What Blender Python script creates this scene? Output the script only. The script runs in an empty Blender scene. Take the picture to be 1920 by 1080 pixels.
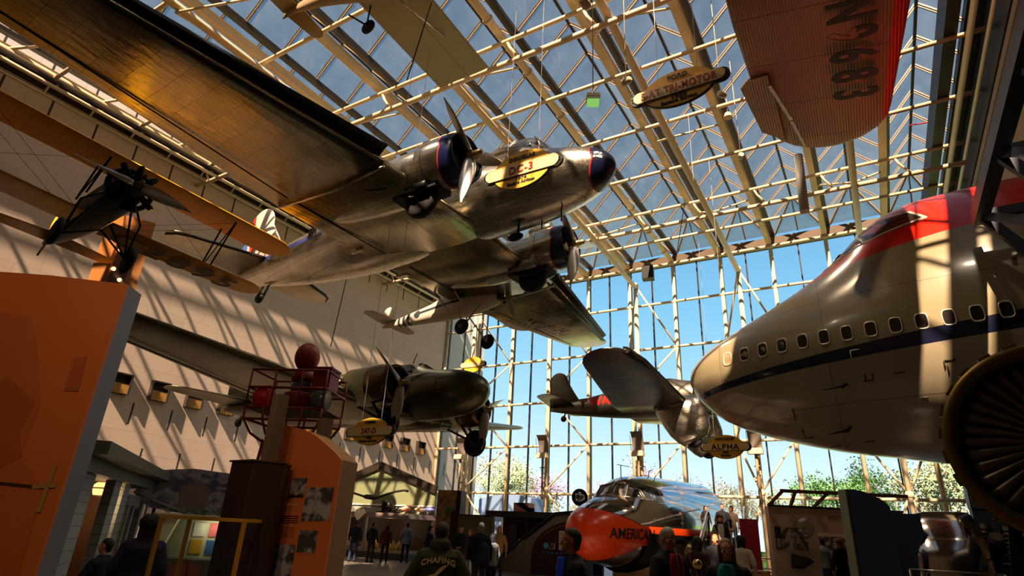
import bpy, bmesh, math, random
import numpy as np
from mathutils import Vector, Matrix, Euler
random.seed(7)
sc = bpy.context.scene
COL = sc.collection
PI = math.pi
sc.view_settings.view_transform = 'Standard'
sc.view_settings.look = 'None'
sc.view_settings.gamma = 1
sc.view_settings.use_curve_mapping = False
sc.view_settings.exposure = 0.4

# ---------------------------------------------------------------- camera
FPX = 1104.7
PITCH, ROLL, YAW = [math.radians(a) for a in (22.334, 2.972, -31.628)]
EYE = Vector((0, 0, 1.64))
_f0 = Vector((math.sin(YAW), math.cos(YAW), 0)); _r0 = Vector((math.cos(YAW), -math.sin(YAW), 0)); _u0 = Vector((0, 0, 1))
_f = math.cos(PITCH) * _f0 + math.sin(PITCH) * _u0
_u = -math.sin(PITCH) * _f0 + math.cos(PITCH) * _u0
CR = math.cos(ROLL) * _r0 + math.sin(ROLL) * _u
CU = -math.sin(ROLL) * _r0 + math.cos(ROLL) * _u
CF = _f
cam_data = bpy.data.cameras.new('camera')
cam = bpy.data.objects.new('camera', cam_data); COL.objects.link(cam)
cam_data.sensor_width = 36; cam_data.lens = FPX * 36 / 1920
cam_data.clip_start = 0.05; cam_data.clip_end = 500
mw = Matrix((CR, CU, -CF)).transposed().to_4x4(); mw.translation = EYE
cam.matrix_world = mw
sc.camera = cam

# ---------------------------------------------------------------- node materials
def srgb(r, g, b):
    def f(c):
        c = c / 255
        return c / 12.92 if c <= .04045 else ((c + .055) / 1.055) ** 2.4
    return (f(r), f(g), f(b))

class G:
    """small node graph builder on object coordinates"""
    def __init__(s, name, rough=.6, metal=0., spec=.4):
        s.m = bpy.data.materials.new(name); s.m.use_nodes = True
        s.t = s.m.node_tree; s.t.nodes.clear()
        s.out = s.t.nodes.new('ShaderNodeOutputMaterial')
        s.b = s.t.nodes.new('ShaderNodeBsdfPrincipled')
        s.t.links.new(s.b.outputs[0], s.out.inputs[0])
        s.b.inputs['Roughness'].default_value = rough; s.b.inputs['Metallic'].default_value = metal
        s.b.inputs['Specular IOR Level'].default_value = spec
        s.tc = s.t.nodes.new('ShaderNodeTexCoord'); s.co = s.tc.outputs['Object']
    def set(s, inp, v):
        if isinstance(v, bpy.types.NodeSocket): s.t.links.new(v, inp)
        elif isinstance(v, tuple) and len(v) == 3 and len(inp.default_value) == 4: inp.default_value = (*v, 1)
        else: inp.default_value = v
    def n(s, typ, **k):
        nd = s.t.nodes.new(typ)
        for a, v in k.items(): setattr(nd, a, v)
        return nd
    def math(s, op, a, b=0., c=0.):
        nd = s.n('ShaderNodeMath', operation=op)
        for i, v in enumerate((a, b, c)): s.set(nd.inputs[i], v)
        return nd.outputs[0]
    def add(s, a, b): return s.math('ADD', a, b)
    def sub(s, a, b): return s.math('SUBTRACT', a, b)
    def mul(s, a, b): return s.math('MULTIPLY', a, b)
    def gt(s, a, b): return s.math('GREATER_THAN', a, b)
    def lt(s, a, b): return s.math('LESS_THAN', a, b)
    def mn(s, a, b): return s.math('MINIMUM', a, b)
    def mx(s, a, b): return s.math('MAXIMUM', a, b)
    def ab(s, a): return s.math('ABSOLUTE', a)
    def xyz(s, co=None):
        nd = s.n('ShaderNodeSeparateXYZ'); s.set(nd.inputs[0], co or s.co); return nd.outputs
    def mix(s, f, a, b):
        nd = s.n('ShaderNodeMix', data_type='RGBA'); s.set(nd.inputs[0], f); s.set(nd.inputs[6], a); s.set(nd.inputs[7], b); return nd.outputs[2]
    def scale(s, v, co=None):
        nd = s.n('ShaderNodeMapping'); s.set(nd.inputs[0], co or s.co); nd.inputs['Scale'].default_value = v; return nd.outputs[0]
    def noise(s, sc_=5., det=3., co=None, rough=.5):
        nd = s.n('ShaderNodeTexNoise'); s.set(nd.inputs['Vector'], co or s.co); nd.inputs['Scale'].default_value = sc_
        nd.inputs['Detail'].default_value = det; nd.inputs['Roughness'].default_value = rough; return nd.outputs[0]
    def brick(s, c1, c2, cm, w, h, mortar, co, offset=.5):
        nd = s.n('ShaderNodeTexBrick', offset=offset); s.set(nd.inputs['Vector'], co)
        s.set(nd.inputs['Color1'], c1); s.set(nd.inputs['Color2'], c2); s.set(nd.inputs['Mortar'], cm)
        nd.inputs['Scale'].default_value = 1; nd.inputs['Brick Width'].default_value = w; nd.inputs['Row Height'].default_value = h
        nd.inputs['Mortar Size'].default_value = mortar; nd.inputs['Mortar Smooth'].default_value = .1
        return nd.outputs[0], nd.outputs[1]
    def comb(s, x, y, z=0.):
        nd = s.n('ShaderNodeCombineXYZ')
        for i, v in enumerate((x, y, z)): s.set(nd.inputs[i], v)
        return nd.outputs[0]
    def ramp(s, f, stops):
        nd = s.n('ShaderNodeValToRGB'); s.set(nd.inputs[0], f); cr = nd.color_ramp
        while len(cr.elements) < len(stops): cr.elements.new(.5)
        for e, (p, c) in zip(cr.elements, stops): e.position = p; e.color = (*c, 1)
        return nd.outputs[0]
    def bump(s, h, strength=.2, dist=.02):
        nd = s.n('ShaderNodeBump'); s.set(nd.inputs['Height'], h); nd.inputs['Strength'].default_value = strength
        nd.inputs['Distance'].default_value = dist; s.t.links.new(nd.outputs[0], s.b.inputs['Normal'])
    def color(s, c): s.set(s.b.inputs['Base Color'], c); return s
    def vary(s, c, amt=.12, scl=6.):
        n_ = s.noise(scl, 4)
        a = tuple(max(0, v * (1 - amt)) for v in c); b = tuple(min(1, v * (1 + amt)) for v in c)
        return s.mix(n_, a, b)

def paint(name, rgb, rough=.55, metal=0., amt=.12, scl=6., spec=.35, bump=0.):
    g = G(name, rough, metal, spec); g.color(g.vary(srgb(*rgb), amt, scl))
    if bump: g.bump(g.noise(scl * 6, 3), bump, .01)
    return g.m

def emit(name, rgb, strength):
    g = G(name); g.color(srgb(*rgb)); g.set(g.b.inputs['Emission Color'], srgb(*rgb)); g.b.inputs['Emission Strength'].default_value = strength
    return g.m

def alu(name, rgb=(190, 182, 165), rough=.26, seams=(1.1, .55), amt=.18, bumps=.25, axis='xy', streak=False):
    """weathered polished aluminium sheet with panel seams and fine rolling marks"""
    g = G(name, rough, 1.0, .5)
    x, y, z = g.xyz()
    co = g.comb(x, y if axis == 'xy' else z, 0.)
    col, fac = g.brick((1, 1, 1), (.82, .82, .82), (.35, .35, .35), seams[0], seams[1], .006, co, .5)
    base = g.vary(srgb(*rgb), amt, 1.3)
    mx_ = g.n('ShaderNodeMix', data_type='RGBA', blend_type='MULTIPLY'); mx_.inputs[0].default_value = 1
    g.set(mx_.inputs[6], base); g.set(mx_.inputs[7], col)
    g.color(mx_.outputs[2])
    st = g.noise(3., 5, g.scale((9, .7, 9) if axis == 'xy' and streak else (.7, 9, 9)))
    g.set(g.b.inputs['Roughness'], g.add(g.mul(st, .22), rough - .08))
    h = g.add(g.mul(g.noise(1.6, 6, g.scale((2.6, .8, 2.2) if streak else (1, 2.2, 2.2)), .62), .9), g.mul(fac, -.25))
    g.bump(h, bumps, .05)
    return g.m

# ---------------------------------------------------------------- mesh builder
class MB:
    def __init__(s): s.v = []; s.f = []; s.mi = []; s.sm = []
    def _a(s, vs, fs, mi=0, smooth=False):
        o = len(s.v); s.v += [tuple(v) for v in vs]
        for f in fs: s.f.append(tuple(i + o for i in f)); s.mi.append(mi); s.sm.append(smooth)
        return s
    def box(s, x0, x1, y0, y1, z0, z1, mi=0):
        return s.hexa([(x0, y0, z0), (x1, y0, z0), (x1, y1, z0), (x0, y1, z0), (x0, y0, z1), (x1, y0, z1), (x1, y1, z1), (x0, y1, z1)], mi)
    def hexa(s, p, mi=0):
        return s._a(p, [(3, 2, 1, 0), (4, 5, 6, 7), (0, 1, 5, 4), (1, 2, 6, 5), (2, 3, 7, 6), (3, 0, 4, 7)], mi)
    def prism(s, pts, d, mi=0, smooth=False):
        """closed outline pts (3-D) extruded by vector d"""
        n = len(pts); a = [Vector(p) for p in pts]; b = [p + Vector(d) for p in a]
        s._a(a + b, [tuple(range(n - 1, -1, -1)), tuple(range(n, 2 * n))], mi)
        return s._a(a + b, [(i, (i + 1) % n, n + (i + 1) % n, n + i) for i in range(n)], mi, smooth)
    def tube(s, pts, r, n=8, mi=0, cap=True):
        pts = [Vector(p) for p in pts]; rs = r if isinstance(r, (list, tuple)) else [r] * len(pts)
        vs = []; prev = None
        for i, p in enumerate(pts):
            t = (pts[min(i + 1, len(pts) - 1)] - pts[max(i - 1, 0)])
            t = t.normalized() if t.length > 1e-9 else Vector((0, 0, 1))
            if prev is None:
                a = t.orthogonal().normalized()
            else:
                a = prev - t * prev.dot(t); a = a.normalized() if a.length > 1e-6 else t.orthogonal().normalized()
            prev = a; b = t.cross(a)
            vs += [p + (a * math.cos(2 * PI * k / n) + b * math.sin(2 * PI * k / n)) * rs[i] for k in range(n)]
        fs = [(i * n + k, i * n + (k + 1) % n, (i + 1) * n + (k + 1) % n, (i + 1) * n + k) for i in range(len(pts) - 1) for k in range(n)]
        s._a(vs, fs, mi, n > 4)
        if cap:
            m = len(pts) - 1
            s._a(vs, [tuple(range(n - 1, -1, -1)), tuple(range(m * n, m * n + n))], mi)
        return s
    def bar(s, a, b, w, h, up=(0, 0, 1), mi=0):
        a, b = Vector(a), Vector(b); t = (b - a).normalized(); u = Vector(up); u = u - t * u.dot(t)
        u = u.normalized() if u.length > 1e-5 else t.orthogonal().normalized(); r = t.cross(u)
        p = [q + r * sx * w / 2 + u * sy * h / 2 for q in (a, b) for sx, sy in ((-1, -1), (1, -1), (1, 1), (-1, 1))]
        return s._a(p, [(3, 2, 1, 0), (4, 5, 6, 7), (0, 1, 5, 4), (1, 2, 6, 5), (2, 3, 7, 6), (3, 0, 4, 7)], mi)
    def rings(s, rings, mi=0, closed=True, cap0=True, cap1=True, smooth=True, mfun=None):
        n = len(rings[0]); vs = [Vector(p) for r in rings for p in r]; o = len(s.v)
        s.v += [tuple(v) for v in vs]
        for i in range(len(rings) - 1):
            for k in range(n if closed else n - 1):
                k2 = (k + 1) % n
                s.f.append((o + i * n + k, o + i * n + k2, o + (i + 1) * n + k2, o + (i + 1) * n + k))
                s.mi.append(mfun(i, k) if mfun else mi); s.sm.append(smooth)
        if cap0: s.f.append(tuple(o + k for k in range(n - 1, -1, -1))); s.mi.append(mi); s.sm.append(False)
        if cap1: s.f.append(tuple(o + (len(rings) - 1) * n + k for k in range(n))); s.mi.append(mi); s.sm.append(False)
        return s
    def lathe(s, prof, o=(0, 0, 0), axis='x', n=32, mi=0, cap=True, mfun=None):
        """prof: (along, radius) list"""
        o = Vector(o); A = {'x': (Vector((1, 0, 0)), Vector((0, 1, 0)), Vector((0, 0, 1))), 'y': (Vector((0, 1, 0)), Vector((0, 0, 1)), Vector((1, 0, 0))), 'z': (Vector((0, 0, 1)), Vector((1, 0, 0)), Vector((0, 1, 0)))}[axis]
        R = [[o + A[0] * a + (A[1] * math.cos(2 * PI * k / n) + A[2] * math.sin(2 * PI * k / n)) * max(r, 1e-4) for k in range(n)] for a, r in prof]
        return s.rings(R, mi, cap0=cap, cap1=cap, mfun=mfun)
    def ball(s, c, rx, ry=None, rz=None, n=16, mi=0):
        ry = ry or rx; rz = rz or rx; c = Vector(c); R = []
        for i in range(n // 2 + 1):
            a = PI * i / (n // 2); R.append([c + Vector((rx * math.sin(a) * math.cos(2 * PI * k / n), ry * math.sin(a) * math.sin(2 * PI * k / n), -rz * math.cos(a))) for k in range(n)])
        return s.rings(R, mi, cap0=False, cap1=False)
    def grid(s, fn, nu, nv, mi=0, smooth=True):
        vs = [fn(i / nu, j / nv) for i in range(nu + 1) for j in range(nv + 1)]
        return s._a(vs, [(i * (nv + 1) + j, (i + 1) * (nv + 1) + j, (i + 1) * (nv + 1) + j + 1, i * (nv + 1) + j + 1) for i in range(nu) for j in range(nv)], mi, smooth)
    def xf(s, M):
        s.v = [tuple(M @ Vector(v)) for v in s.v]; return s
    def build(s, name, mat=None, parent=None, bevel=0, kind=None, recalc=True, **tags):
        me = bpy.data.meshes.new(name); me.from_pydata(s.v, [], s.f)
        for m in (mat if isinstance(mat, (list, tuple)) else [mat]): 
            if m: me.materials.append(m)
        for p, mi, sm in zip(me.polygons, s.mi, s.sm): p.material_index = mi; p.use_smooth = sm
        if recalc:
            bm = bmesh.new(); bm.from_mesh(me); bmesh.ops.remove_doubles(bm, verts=bm.verts, dist=1e-5)
            bmesh.ops.recalc_face_normals(bm, faces=bm.faces); bm.to_mesh(me); bm.free()
        o = bpy.data.objects.new(name, me); COL.objects.link(o)
        if parent: o.parent = parent
        if bevel:
            b = o.modifiers.new('bevel', 'BEVEL'); b.width = bevel; b.segments = 2; b.limit_method = 'ANGLE'
        if kind: o['kind'] = kind
        for k, v in tags.items(): o[k] = v
        return o

def thing(name, label, cat, loc=(0, 0, 0), rz=0, group=None, mat=None):
    o = bpy.data.objects.new(name, None); COL.objects.link(o); o.empty_display_size = .2
    if mat is not None: o.matrix_world = mat
    else: o.location = loc; o.rotation_euler = (0, 0, rz)
    o['label'] = label; o['category'] = cat
    if group: o['group'] = group
    return o

def tag(o, label, cat, group=None):
    o['label'] = label; o['category'] = cat
    if group: o['group'] = group
    return o

def dup(root, loc=None, rz=None, label=None, group=None, scale=None):
    def cp(o, par):
        c = o.copy(); COL.objects.link(c); c.parent = par
        for ch in o.children: cp(ch, c)
        return c
    r = cp(root, root.parent)
    if loc is not None: r.location = loc
    if rz is not None: r.rotation_euler = (0, 0, rz)
    if scale is not None: r.scale = (scale,) * 3
    if label: r['label'] = label
    if group: r['group'] = group
    return r

def pose(x, y, z, yaw, pitch=0, roll=0, s=1.0):
    return Matrix.Translation((x, y, z)) @ Matrix.Rotation(math.radians(yaw), 4, 'Z') @ Matrix.Rotation(math.radians(pitch), 4, 'Y') @ Matrix.Rotation(math.radians(roll), 4, 'X') @ Matrix.Scale(s, 4)

def pchip(xs, ys, q):
    xs = np.array(xs, float); ys = np.array(ys, float); h = np.diff(xs); d = np.diff(ys) / h
    m = np.zeros(len(xs)); m[0] = d[0]; m[-1] = d[-1]
    for i in range(1, len(xs) - 1):
        m[i] = 0 if d[i - 1] * d[i] <= 0 else 2 * d[i - 1] * d[i] / (d[i - 1] + d[i])
    k = np.clip(np.searchsorted(xs, q) - 1, 0, len(h) - 1); t = (q - xs[k]) / h[k]
    return (2 * t**3 - 3 * t**2 + 1) * ys[k] + (t**3 - 2 * t**2 + t) * h[k] * m[k] + (-2 * t**3 + 3 * t**2) * ys[k + 1] + (t**3 - t**2) * h[k] * m[k + 1]

def body_rings(secs, n=40, m=60, ex=1.0):
    """secs: (x, half width, z top, z bottom[, z of widest]) ordered from the nose aft (x falling)"""
    S = np.array([(-a[0], a[1], a[2], a[3], a[4] if len(a) > 4 else (a[2] + a[3]) / 2) for a in secs], float)
    L = S[-1, 0] - S[0, 0]
    q = S[0, 0] + L * (np.linspace(0, 1, m) ** 1.35)
    W, T, B, Z = [pchip(S[:, 0], S[:, i], q) for i in (1, 2, 3, 4)]
    R = []
    for i in range(m):
        r = []
        for k in range(n):
            a = 2 * PI * k / n; c, s_ = math.cos(a), math.sin(a)
            cc = math.copysign(abs(c) ** ex, c); ss = math.copysign(abs(s_) ** ex, s_)
            r.append((-q[i], W[i] * cc, Z[i] + (T[i] - Z[i] if s_ > 0 else Z[i] - B[i]) * ss))
        R.append(r)
    return R

def airfoil(n=12, t=.12, camber=.02):
    up = []; lo = []
    for i in range(n + 1):
        x = (1 - math.cos(PI * i / n)) / 2
        y = 5 * t * (.2969 * math.sqrt(x) - .126 * x - .3516 * x**2 + .2843 * x**3 - .1015 * x**4)
        c = 4 * camber * x * (1 - x); up.append((x, c + y)); lo.append((x, c - y * .8))
    return up[::-1] + lo[1:-1]      # trailing edge over the top to the nose and back

def wing_mb(stations, n=12, tip=True, cap0=True, vertical=False, mb=None):
    """stations: (span, x of leading edge, chord, z, thickness)  span axis y (or z when vertical)"""
    mb = mb or MB(); st = [tuple(a) for a in stations]
    if tip:
        y, xl, c, z, t = st[-1]; y0 = st[-2][0]; e = c * .5 * (1 if y > y0 else -1)
        dz = (z - st[-2][3]) / (y - y0)
        for a in (18, 36, 54, 70, 82, 88):
            sa, ca = math.sin(math.radians(a)), math.cos(math.radians(a))
            st.append((y + e * sa, xl - c * .52 * (1 - ca), c * max(ca, .04) * (1 - .02 * a / 90), z + dz * e * sa, t))
    R = []
    for y, xl, c, z, t in st:
        A = airfoil(n, t, 0 if vertical else .02)
        R.append([(xl - c * u, (c * v), y) if vertical else (xl - c * u, y, z + c * v) for u, v in A])
    return mb.rings(R, cap0=cap0, cap1=True)

def text_obj(s, name, mat, parent=None, size=1., extrude=.01, M=None, align='CENTER', sx=1., fn=None, spacing=1., bold=0.):
    cu = bpy.data.curves.new(name, 'FONT'); cu.body = s; cu.size = size; cu.extrude = extrude; cu.align_x = align; cu.align_y = 'CENTER'
    cu.space_character = spacing; cu.offset = bold
    t = bpy.data.objects.new(name, cu); COL.objects.link(t)
    bpy.context.view_layer.update()
    me = bpy.data.meshes.new_from_object(t.evaluated_get(bpy.context.evaluated_depsgraph_get())); bpy.data.objects.remove(t)
    bm = bmesh.new(); bm.from_mesh(me)
    if fn:
        bmesh.ops.triangulate(bm, faces=bm.faces)
        bmesh.ops.subdivide_edges(bm, edges=[e for e in bm.edges if e.calc_length() > size * .25], cuts=2, use_grid_fill=False)
        bmesh.ops.triangulate(bm, faces=bm.faces)
    for v in bm.verts:
        p = Vector((v.co.x * sx, v.co.y, v.co.z)); v.co = Vector(fn(*p)) if fn else p
    bm.to_mesh(me); bm.free(); me.name = name; me.materials.clear(); me.materials.append(mat)
    o = bpy.data.objects.new(name, me); COL.objects.link(o)
    if parent: o.parent = parent
    if M is not None: o.matrix_local = M
    return o

def basis(o, x, y):
    x = Vector(x).normalized(); z = x.cross(Vector(y)).normalized(); y = z.cross(x)
    m = Matrix((x, y, z)).transposed().to_4x4(); m.translation = Vector(o); return m
SUN_E=22.5; FILL_E=600; ROOF_TINT=(.62,.48,.38)
# ---------------------------------------------------------------- sky and sun
w = bpy.data.worlds.new('sky'); sc.world = w; w.use_nodes = True
nt = w.node_tree; nt.nodes.clear()
wo = nt.nodes.new('ShaderNodeOutputWorld'); bg = nt.nodes.new('ShaderNodeBackground'); nt.links.new(bg.outputs[0], wo.inputs[0])
tcw = nt.nodes.new('ShaderNodeTexCoord'); sepw = nt.nodes.new('ShaderNodeSeparateXYZ'); nt.links.new(tcw.outputs['Generated'], sepw.inputs[0])
rmp = nt.nodes.new('ShaderNodeValToRGB'); nt.links.new(sepw.outputs[2], rmp.inputs[0])
stops = [(0.0, (.60, .70, .74)), (.09, (.52, .66, .73)), (.20, (.32, .54, .66)), (.34, (.18, .42, .62)), (.55, (.10, .24, .46)), (1.0, (.07, .17, .38))]
while len(rmp.color_ramp.elements) < len(stops): rmp.color_ramp.elements.new(.5)
for e, (p, c) in zip(rmp.color_ramp.elements, stops): e.position = p; e.color = (*c, 1)
nt.links.new(rmp.outputs[0], bg.inputs[0]); bg.inputs[1].default_value = 1.22

SUN = Vector((-.20, 1.0, -1.05)).normalized()
sl = bpy.data.lights.new('sun', 'SUN'); sl.energy = SUN_E; sl.angle = math.radians(.55); sl.color = (1, .93, .84)
so = bpy.data.objects.new('sun', sl); COL.objects.link(so); so.rotation_euler = SUN.to_track_quat('-Z', 'Y').to_euler(); so.location = (5, -20, 40)

# ---------------------------------------------------------------- setting
Y1 = 36.0; XL = -28.0; XR = 6.0; YB = -9.0; ZT = 18.6; YG = -4.4
M_cream = paint('cream_steel', (205, 186, 148), .5, .0, .10, 3)
M_creamd = paint('shaded_cream_steel', (134, 116, 86), .55, 0, .12, 3)  # cream darkened to carry the shade on the unlit roof bars
M_dark = paint('bronze_frame', (48, 40, 33), .45, .3, .15, 4)
M_gutter = paint('brown_gutter', (84, 66, 44), .6, 0, .2, 3)

g = G('terrazzo_floor', .38); g.color(g.vary(srgb(104, 94, 84), .2, 22)); M_floor = g.m
MB().box(XL - .4, XR + .4, YB - .3, Y1 + .3, -.3, 0).build('floor', M_floor, kind='structure')

g = G('travertine_wall', .7)
x, y, z = g.xyz()
bc, bf = g.brick(srgb(196, 176, 156), srgb(188, 168, 149), srgb(150, 130, 114), 1.78, .93, .008, g.comb(y, g.sub(z, .22), 0.), .5)
v1 = g.noise(1.2, 6, g.scale((1, 1, 7)))
vein = g.mix(g.mul(v1, .45), bc, srgb(206, 190, 172))
def slits(y0, za, zb):  # wall openings, their inner shade painted as flat dark slits
    fr = g.math('FRACT', g.math('DIVIDE', g.sub(y, y0 - 1.78 * 30), 1.78))
    m = g.mul(g.lt(fr, .05), g.mul(g.gt(z, za), g.lt(z, zb)))
    return m
S = slits(13.88, 5.14, 6.08)
for a in ((13.0, 3.28, 4.22), (13.88, 1.42, 2.36), (12.45, 16.85, 17.75), (12.0, 19.0, 20.0)): S = g.mx(S, slits(*a))
g.color(g.mix(S, vein, srgb(52, 42, 34))); g.bump(v1, .12, .02)
M_stone = g.m
MB().box(XL - 1.2, XL, YB - .3, Y1, 0, 20.6).build('wall_left', M_stone, kind='structure')
MB().box(XL - 1.2, XL, Y1 + .02, 41.4, -.3, 20.6).build('wall_outside', M_stone, kind='structure')
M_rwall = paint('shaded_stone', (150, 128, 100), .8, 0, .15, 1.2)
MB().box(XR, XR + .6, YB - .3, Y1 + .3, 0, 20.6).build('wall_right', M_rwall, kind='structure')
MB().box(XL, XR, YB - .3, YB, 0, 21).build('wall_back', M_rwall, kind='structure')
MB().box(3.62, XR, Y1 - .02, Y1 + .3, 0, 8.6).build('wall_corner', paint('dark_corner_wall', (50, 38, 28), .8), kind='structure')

# --- glass wall
BX = [2.53 - 3.04 * k for k in range(11)]        # column / roof beam lines
BX[-1] = -27.87
zn = [.9, 3.93, 6.95, 9.85, 12.87, 15.9]
win = bpy.data.objects.new('window_1', None); COL.objects.link(win); win['kind'] = 'structure'
def clear_glass(name, tint, refl=.06, dust=0.):
    m = bpy.data.materials.new(name); m.use_nodes = True; t = m.node_tree; t.nodes.clear()
    o = t.nodes.new('ShaderNodeOutputMaterial'); tr = t.nodes.new('ShaderNodeBsdfTransparent'); gl = t.nodes.new('ShaderNodeBsdfGlossy')
    mx = t.nodes.new('ShaderNodeMixShader'); fr = t.nodes.new('ShaderNodeLayerWeight'); fr.inputs[0].default_value = .25
    mp = t.nodes.new('ShaderNodeMath'); mp.operation = 'MULTIPLY_ADD'; t.links.new(fr.outputs['Facing'], mp.inputs[0]); mp.inputs[1].default_value = .06; mp.inputs[2].default_value = refl * .4
    tr.inputs[0].default_value = (*tint, 1); gl.inputs['Roughness'].default_value = .03; gl.inputs[0].default_value = (.9, .9, .9, 1)
    t.links.new(mp.outputs[0], mx.inputs[0]); t.links.new(tr.outputs[0], mx.inputs[1]); t.links.new(gl.outputs[0], mx.inputs[2])
    if dust:
        td = t.nodes.new('ShaderNodeBsdfTranslucent'); td.inputs[0].default_value = (.8, .8, .78, 1); m2 = t.nodes.new('ShaderNodeMixShader')
        nz_ = t.nodes.new('ShaderNodeTexNoise'); nz_.inputs['Scale'].default_value = .9; nz_.inputs['Detail'].default_value = 5; tc_ = t.nodes.new('ShaderNodeTexCoord'); t.links.new(tc_.outputs['Object'], nz_.inputs['Vector'])
        ml = t.nodes.new('ShaderNodeMath'); ml.operation = 'MULTIPLY'; ml.inputs[1].default_value = dust * 2; t.links.new(nz_.outputs[0], ml.inputs[0]); t.links.new(ml.outputs[0], m2.inputs[0])
        t.links.new(mx.outputs[0], m2.inputs[1]); t.links.new(td.outputs[0], m2.inputs[2]); t.links.new(m2.outputs[0], o.inputs[0])
    else: t.links.new(mx.outputs[0], o.inputs[0])
    return m
M_pane = clear_glass('clear_pane', (.93, .97, .98), .03)
M_rpane = clear_glass('tinted_roof_pane', ROOF_TINT, .03, .03)
xs = [XR] + BX
for i in range(len(xs) - 1):
    a, b = xs[i + 1], xs[i]
    if b - a < .3: continue
    MB()._a([(a, Y1 + .12, 0), (b, Y1 + .12, 0), (b, Y1 + .12, ZT + .2), (a, Y1 + .12, ZT + .2)], [(0, 1, 2, 3)]).build('pane', M_pane, win)
    m = (a + b) / 2
    MB().box(m - .035, m + .035, Y1 + .04, Y1 + .2, 0, ZT).build('mullion', M_dark, win)
for bx in BX:
    mb = MB().tube([(bx, Y1 - .12, 0), (bx, Y1 - .12, ZT)], .115, 12)
    mb.box(bx - .05, bx + .05, Y1, Y1 + .2, 0, ZT); mb.build('column', M_cream, win)
    MB().box(bx + .06, bx + .1, Y1 + .02, Y1 + .2, 0, ZT).build('mullion', M_dark, win)
for z_ in zn[1:]:
    MB().tube([(XL, Y1 - .16, z_), (XR, Y1 - .16, z_)], .085, 10).build('transom', M_cream, win)
MB().tube([(XL, Y1 - .2, zn[0]), (XR, Y1 - .2, zn[0])], .06, 8).build('transom', M_cream, win)
MB().tube([(XL, Y1 - .45, ZT - .12), (XR, Y1 - .45, ZT - .12)], .10, 10).build('head_rail', M_cream, win)
MB().box(XL, XR, Y1 - .15, Y1 + .25, ZT - .02, ZT + .62).build('head_beam', M_gutter, win)
IC = [-24.6, -18.2, -11.9, -5.4, 1.15]
nb = {-24.6: (-24.83, -21.79), -18.2: (-18.75, -15.71), -11.9: (-12.67, -9.63), -5.4: (-6.59, -3.55), 1.15: (-.51, 2.53)}
for ix in IC:
    MB().tube([(ix, 34.9, 0), (ix, 34.9, 17.2)], .13, 12).build('inner_column', M_cream, win)
    mb = MB()
    for side in nb[ix]:
        if abs(side - ix) < .6: side -= .0
        pts = [(ix, 34.9, 17.0), (side, 35.85, 12.87), (ix, 34.9, 10.1), (side, 35.85, 6.95), (ix, 34.9, 4.1), (side, 35.85, .3)]
        for p, q in zip(pts[:-1], pts[1:]): mb.tube([p, q], .06, 8)
    for z_ in (17.0, 10.1, 4.1): mb.ball((ix, 34.9, z_), .2, n=12)
    mb.build('bracing', M_cream, win)

# --- roof
roof = bpy.data.objects.new('ceiling', None); COL.objects.link(roof); roof['kind'] = 'structure'
ZB, ZV, ZR = 18.75, 19.45, 20.85
for i, bx in enumerate(BX):
    if i == 4:
        mb = MB().tube([(bx, YB, ZB), (bx, Y1 - .2, ZB)], .16, 14)
        for yy in range(1, 36, 3): mb.lathe([(yy - .05, .16), (yy - .05, .2), (yy + .05, .2), (yy + .05, .16)], (bx, 0, ZB), 'y', 14)
    else:
        mb = MB().box(bx - .09, bx + .09, YB, Y1 - .1, ZB - .14, ZB + .14)
        mb.box(bx - .15, bx + .15, YB, Y1 - .1, ZB + .14, ZB + .17); mb.box(bx - .14, bx + .14, YB, Y1 - .1, ZB - .17, ZB - .14)
    mb.build('roof_beam', M_cream, roof)
    MB().box(bx + .08, bx + .36, YB, Y1, ZB + .5, ZV).build('gutter', M_dark, roof)
bays = [(BX[i + 1], BX[i]) for i in range(10)] + [(BX[0], 5.2)]
nY = [34.1 - 1.78 * k for k in range(22)]
for a, b in bays:
    a2, b2 = a + .36, b; m = (a + b) / 2 + .15
    ya = nY[-1]; yz = 34.1
    MB()._a([(a2, ya, ZV), (m, ya, ZR), (m, yz, ZR), (a2, Y1, ZV), (b2, ya, ZV), (b2, Y1, ZV)], [(0, 1, 2, 3), (1, 4, 5, 2), (2, 5, 3)]).build('roof_pane', M_rpane, roof)
    mb = MB()
    for yy in nY:
        mb.bar((a2, yy, ZV - .02), (m, yy, ZR - .02), .05, .1); mb.bar((m, yy, ZR - .02), (b2, yy, ZV - .02), .05, .1)
    mb.bar((a2, Y1, ZV - .02), (m, yz, ZR - .02), .09, .12); mb.bar((b2, Y1, ZV - .02), (m, yz, ZR - .02), .09, .12); mb.bar((m, Y1, ZV), (m, yz, ZR - .02), .07, .1)
    mb.build('glazing_bar', M_creamd, roof)
    mb = MB().box(m - .05, m + .05, ya, yz, ZR - .1, ZR + .03)
    for yy in nY: mb.bar((a2, yy, ZV + .05), (m, yy, ZR + .05), .11, .06); mb.bar((m, yy, ZR + .05), (b2, yy, ZV + .05), .11, .06)
    mb.build('ridge_bar', M_dark, roof)
MB().box(XL, -26.98, YB, Y1 - .2, 17.98, 18.1).build('duct_ledge', M_dark, roof)
MB().box(5.2, XR + .6, YB, Y1, 19.3, 19.7).build('roof_slab', M_dark, roof)
MB().box(XL, XR, YB, nY[-1], 19.45, 19.9).build('roof_slab', M_rwall, roof)
ZP = 18.25
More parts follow.
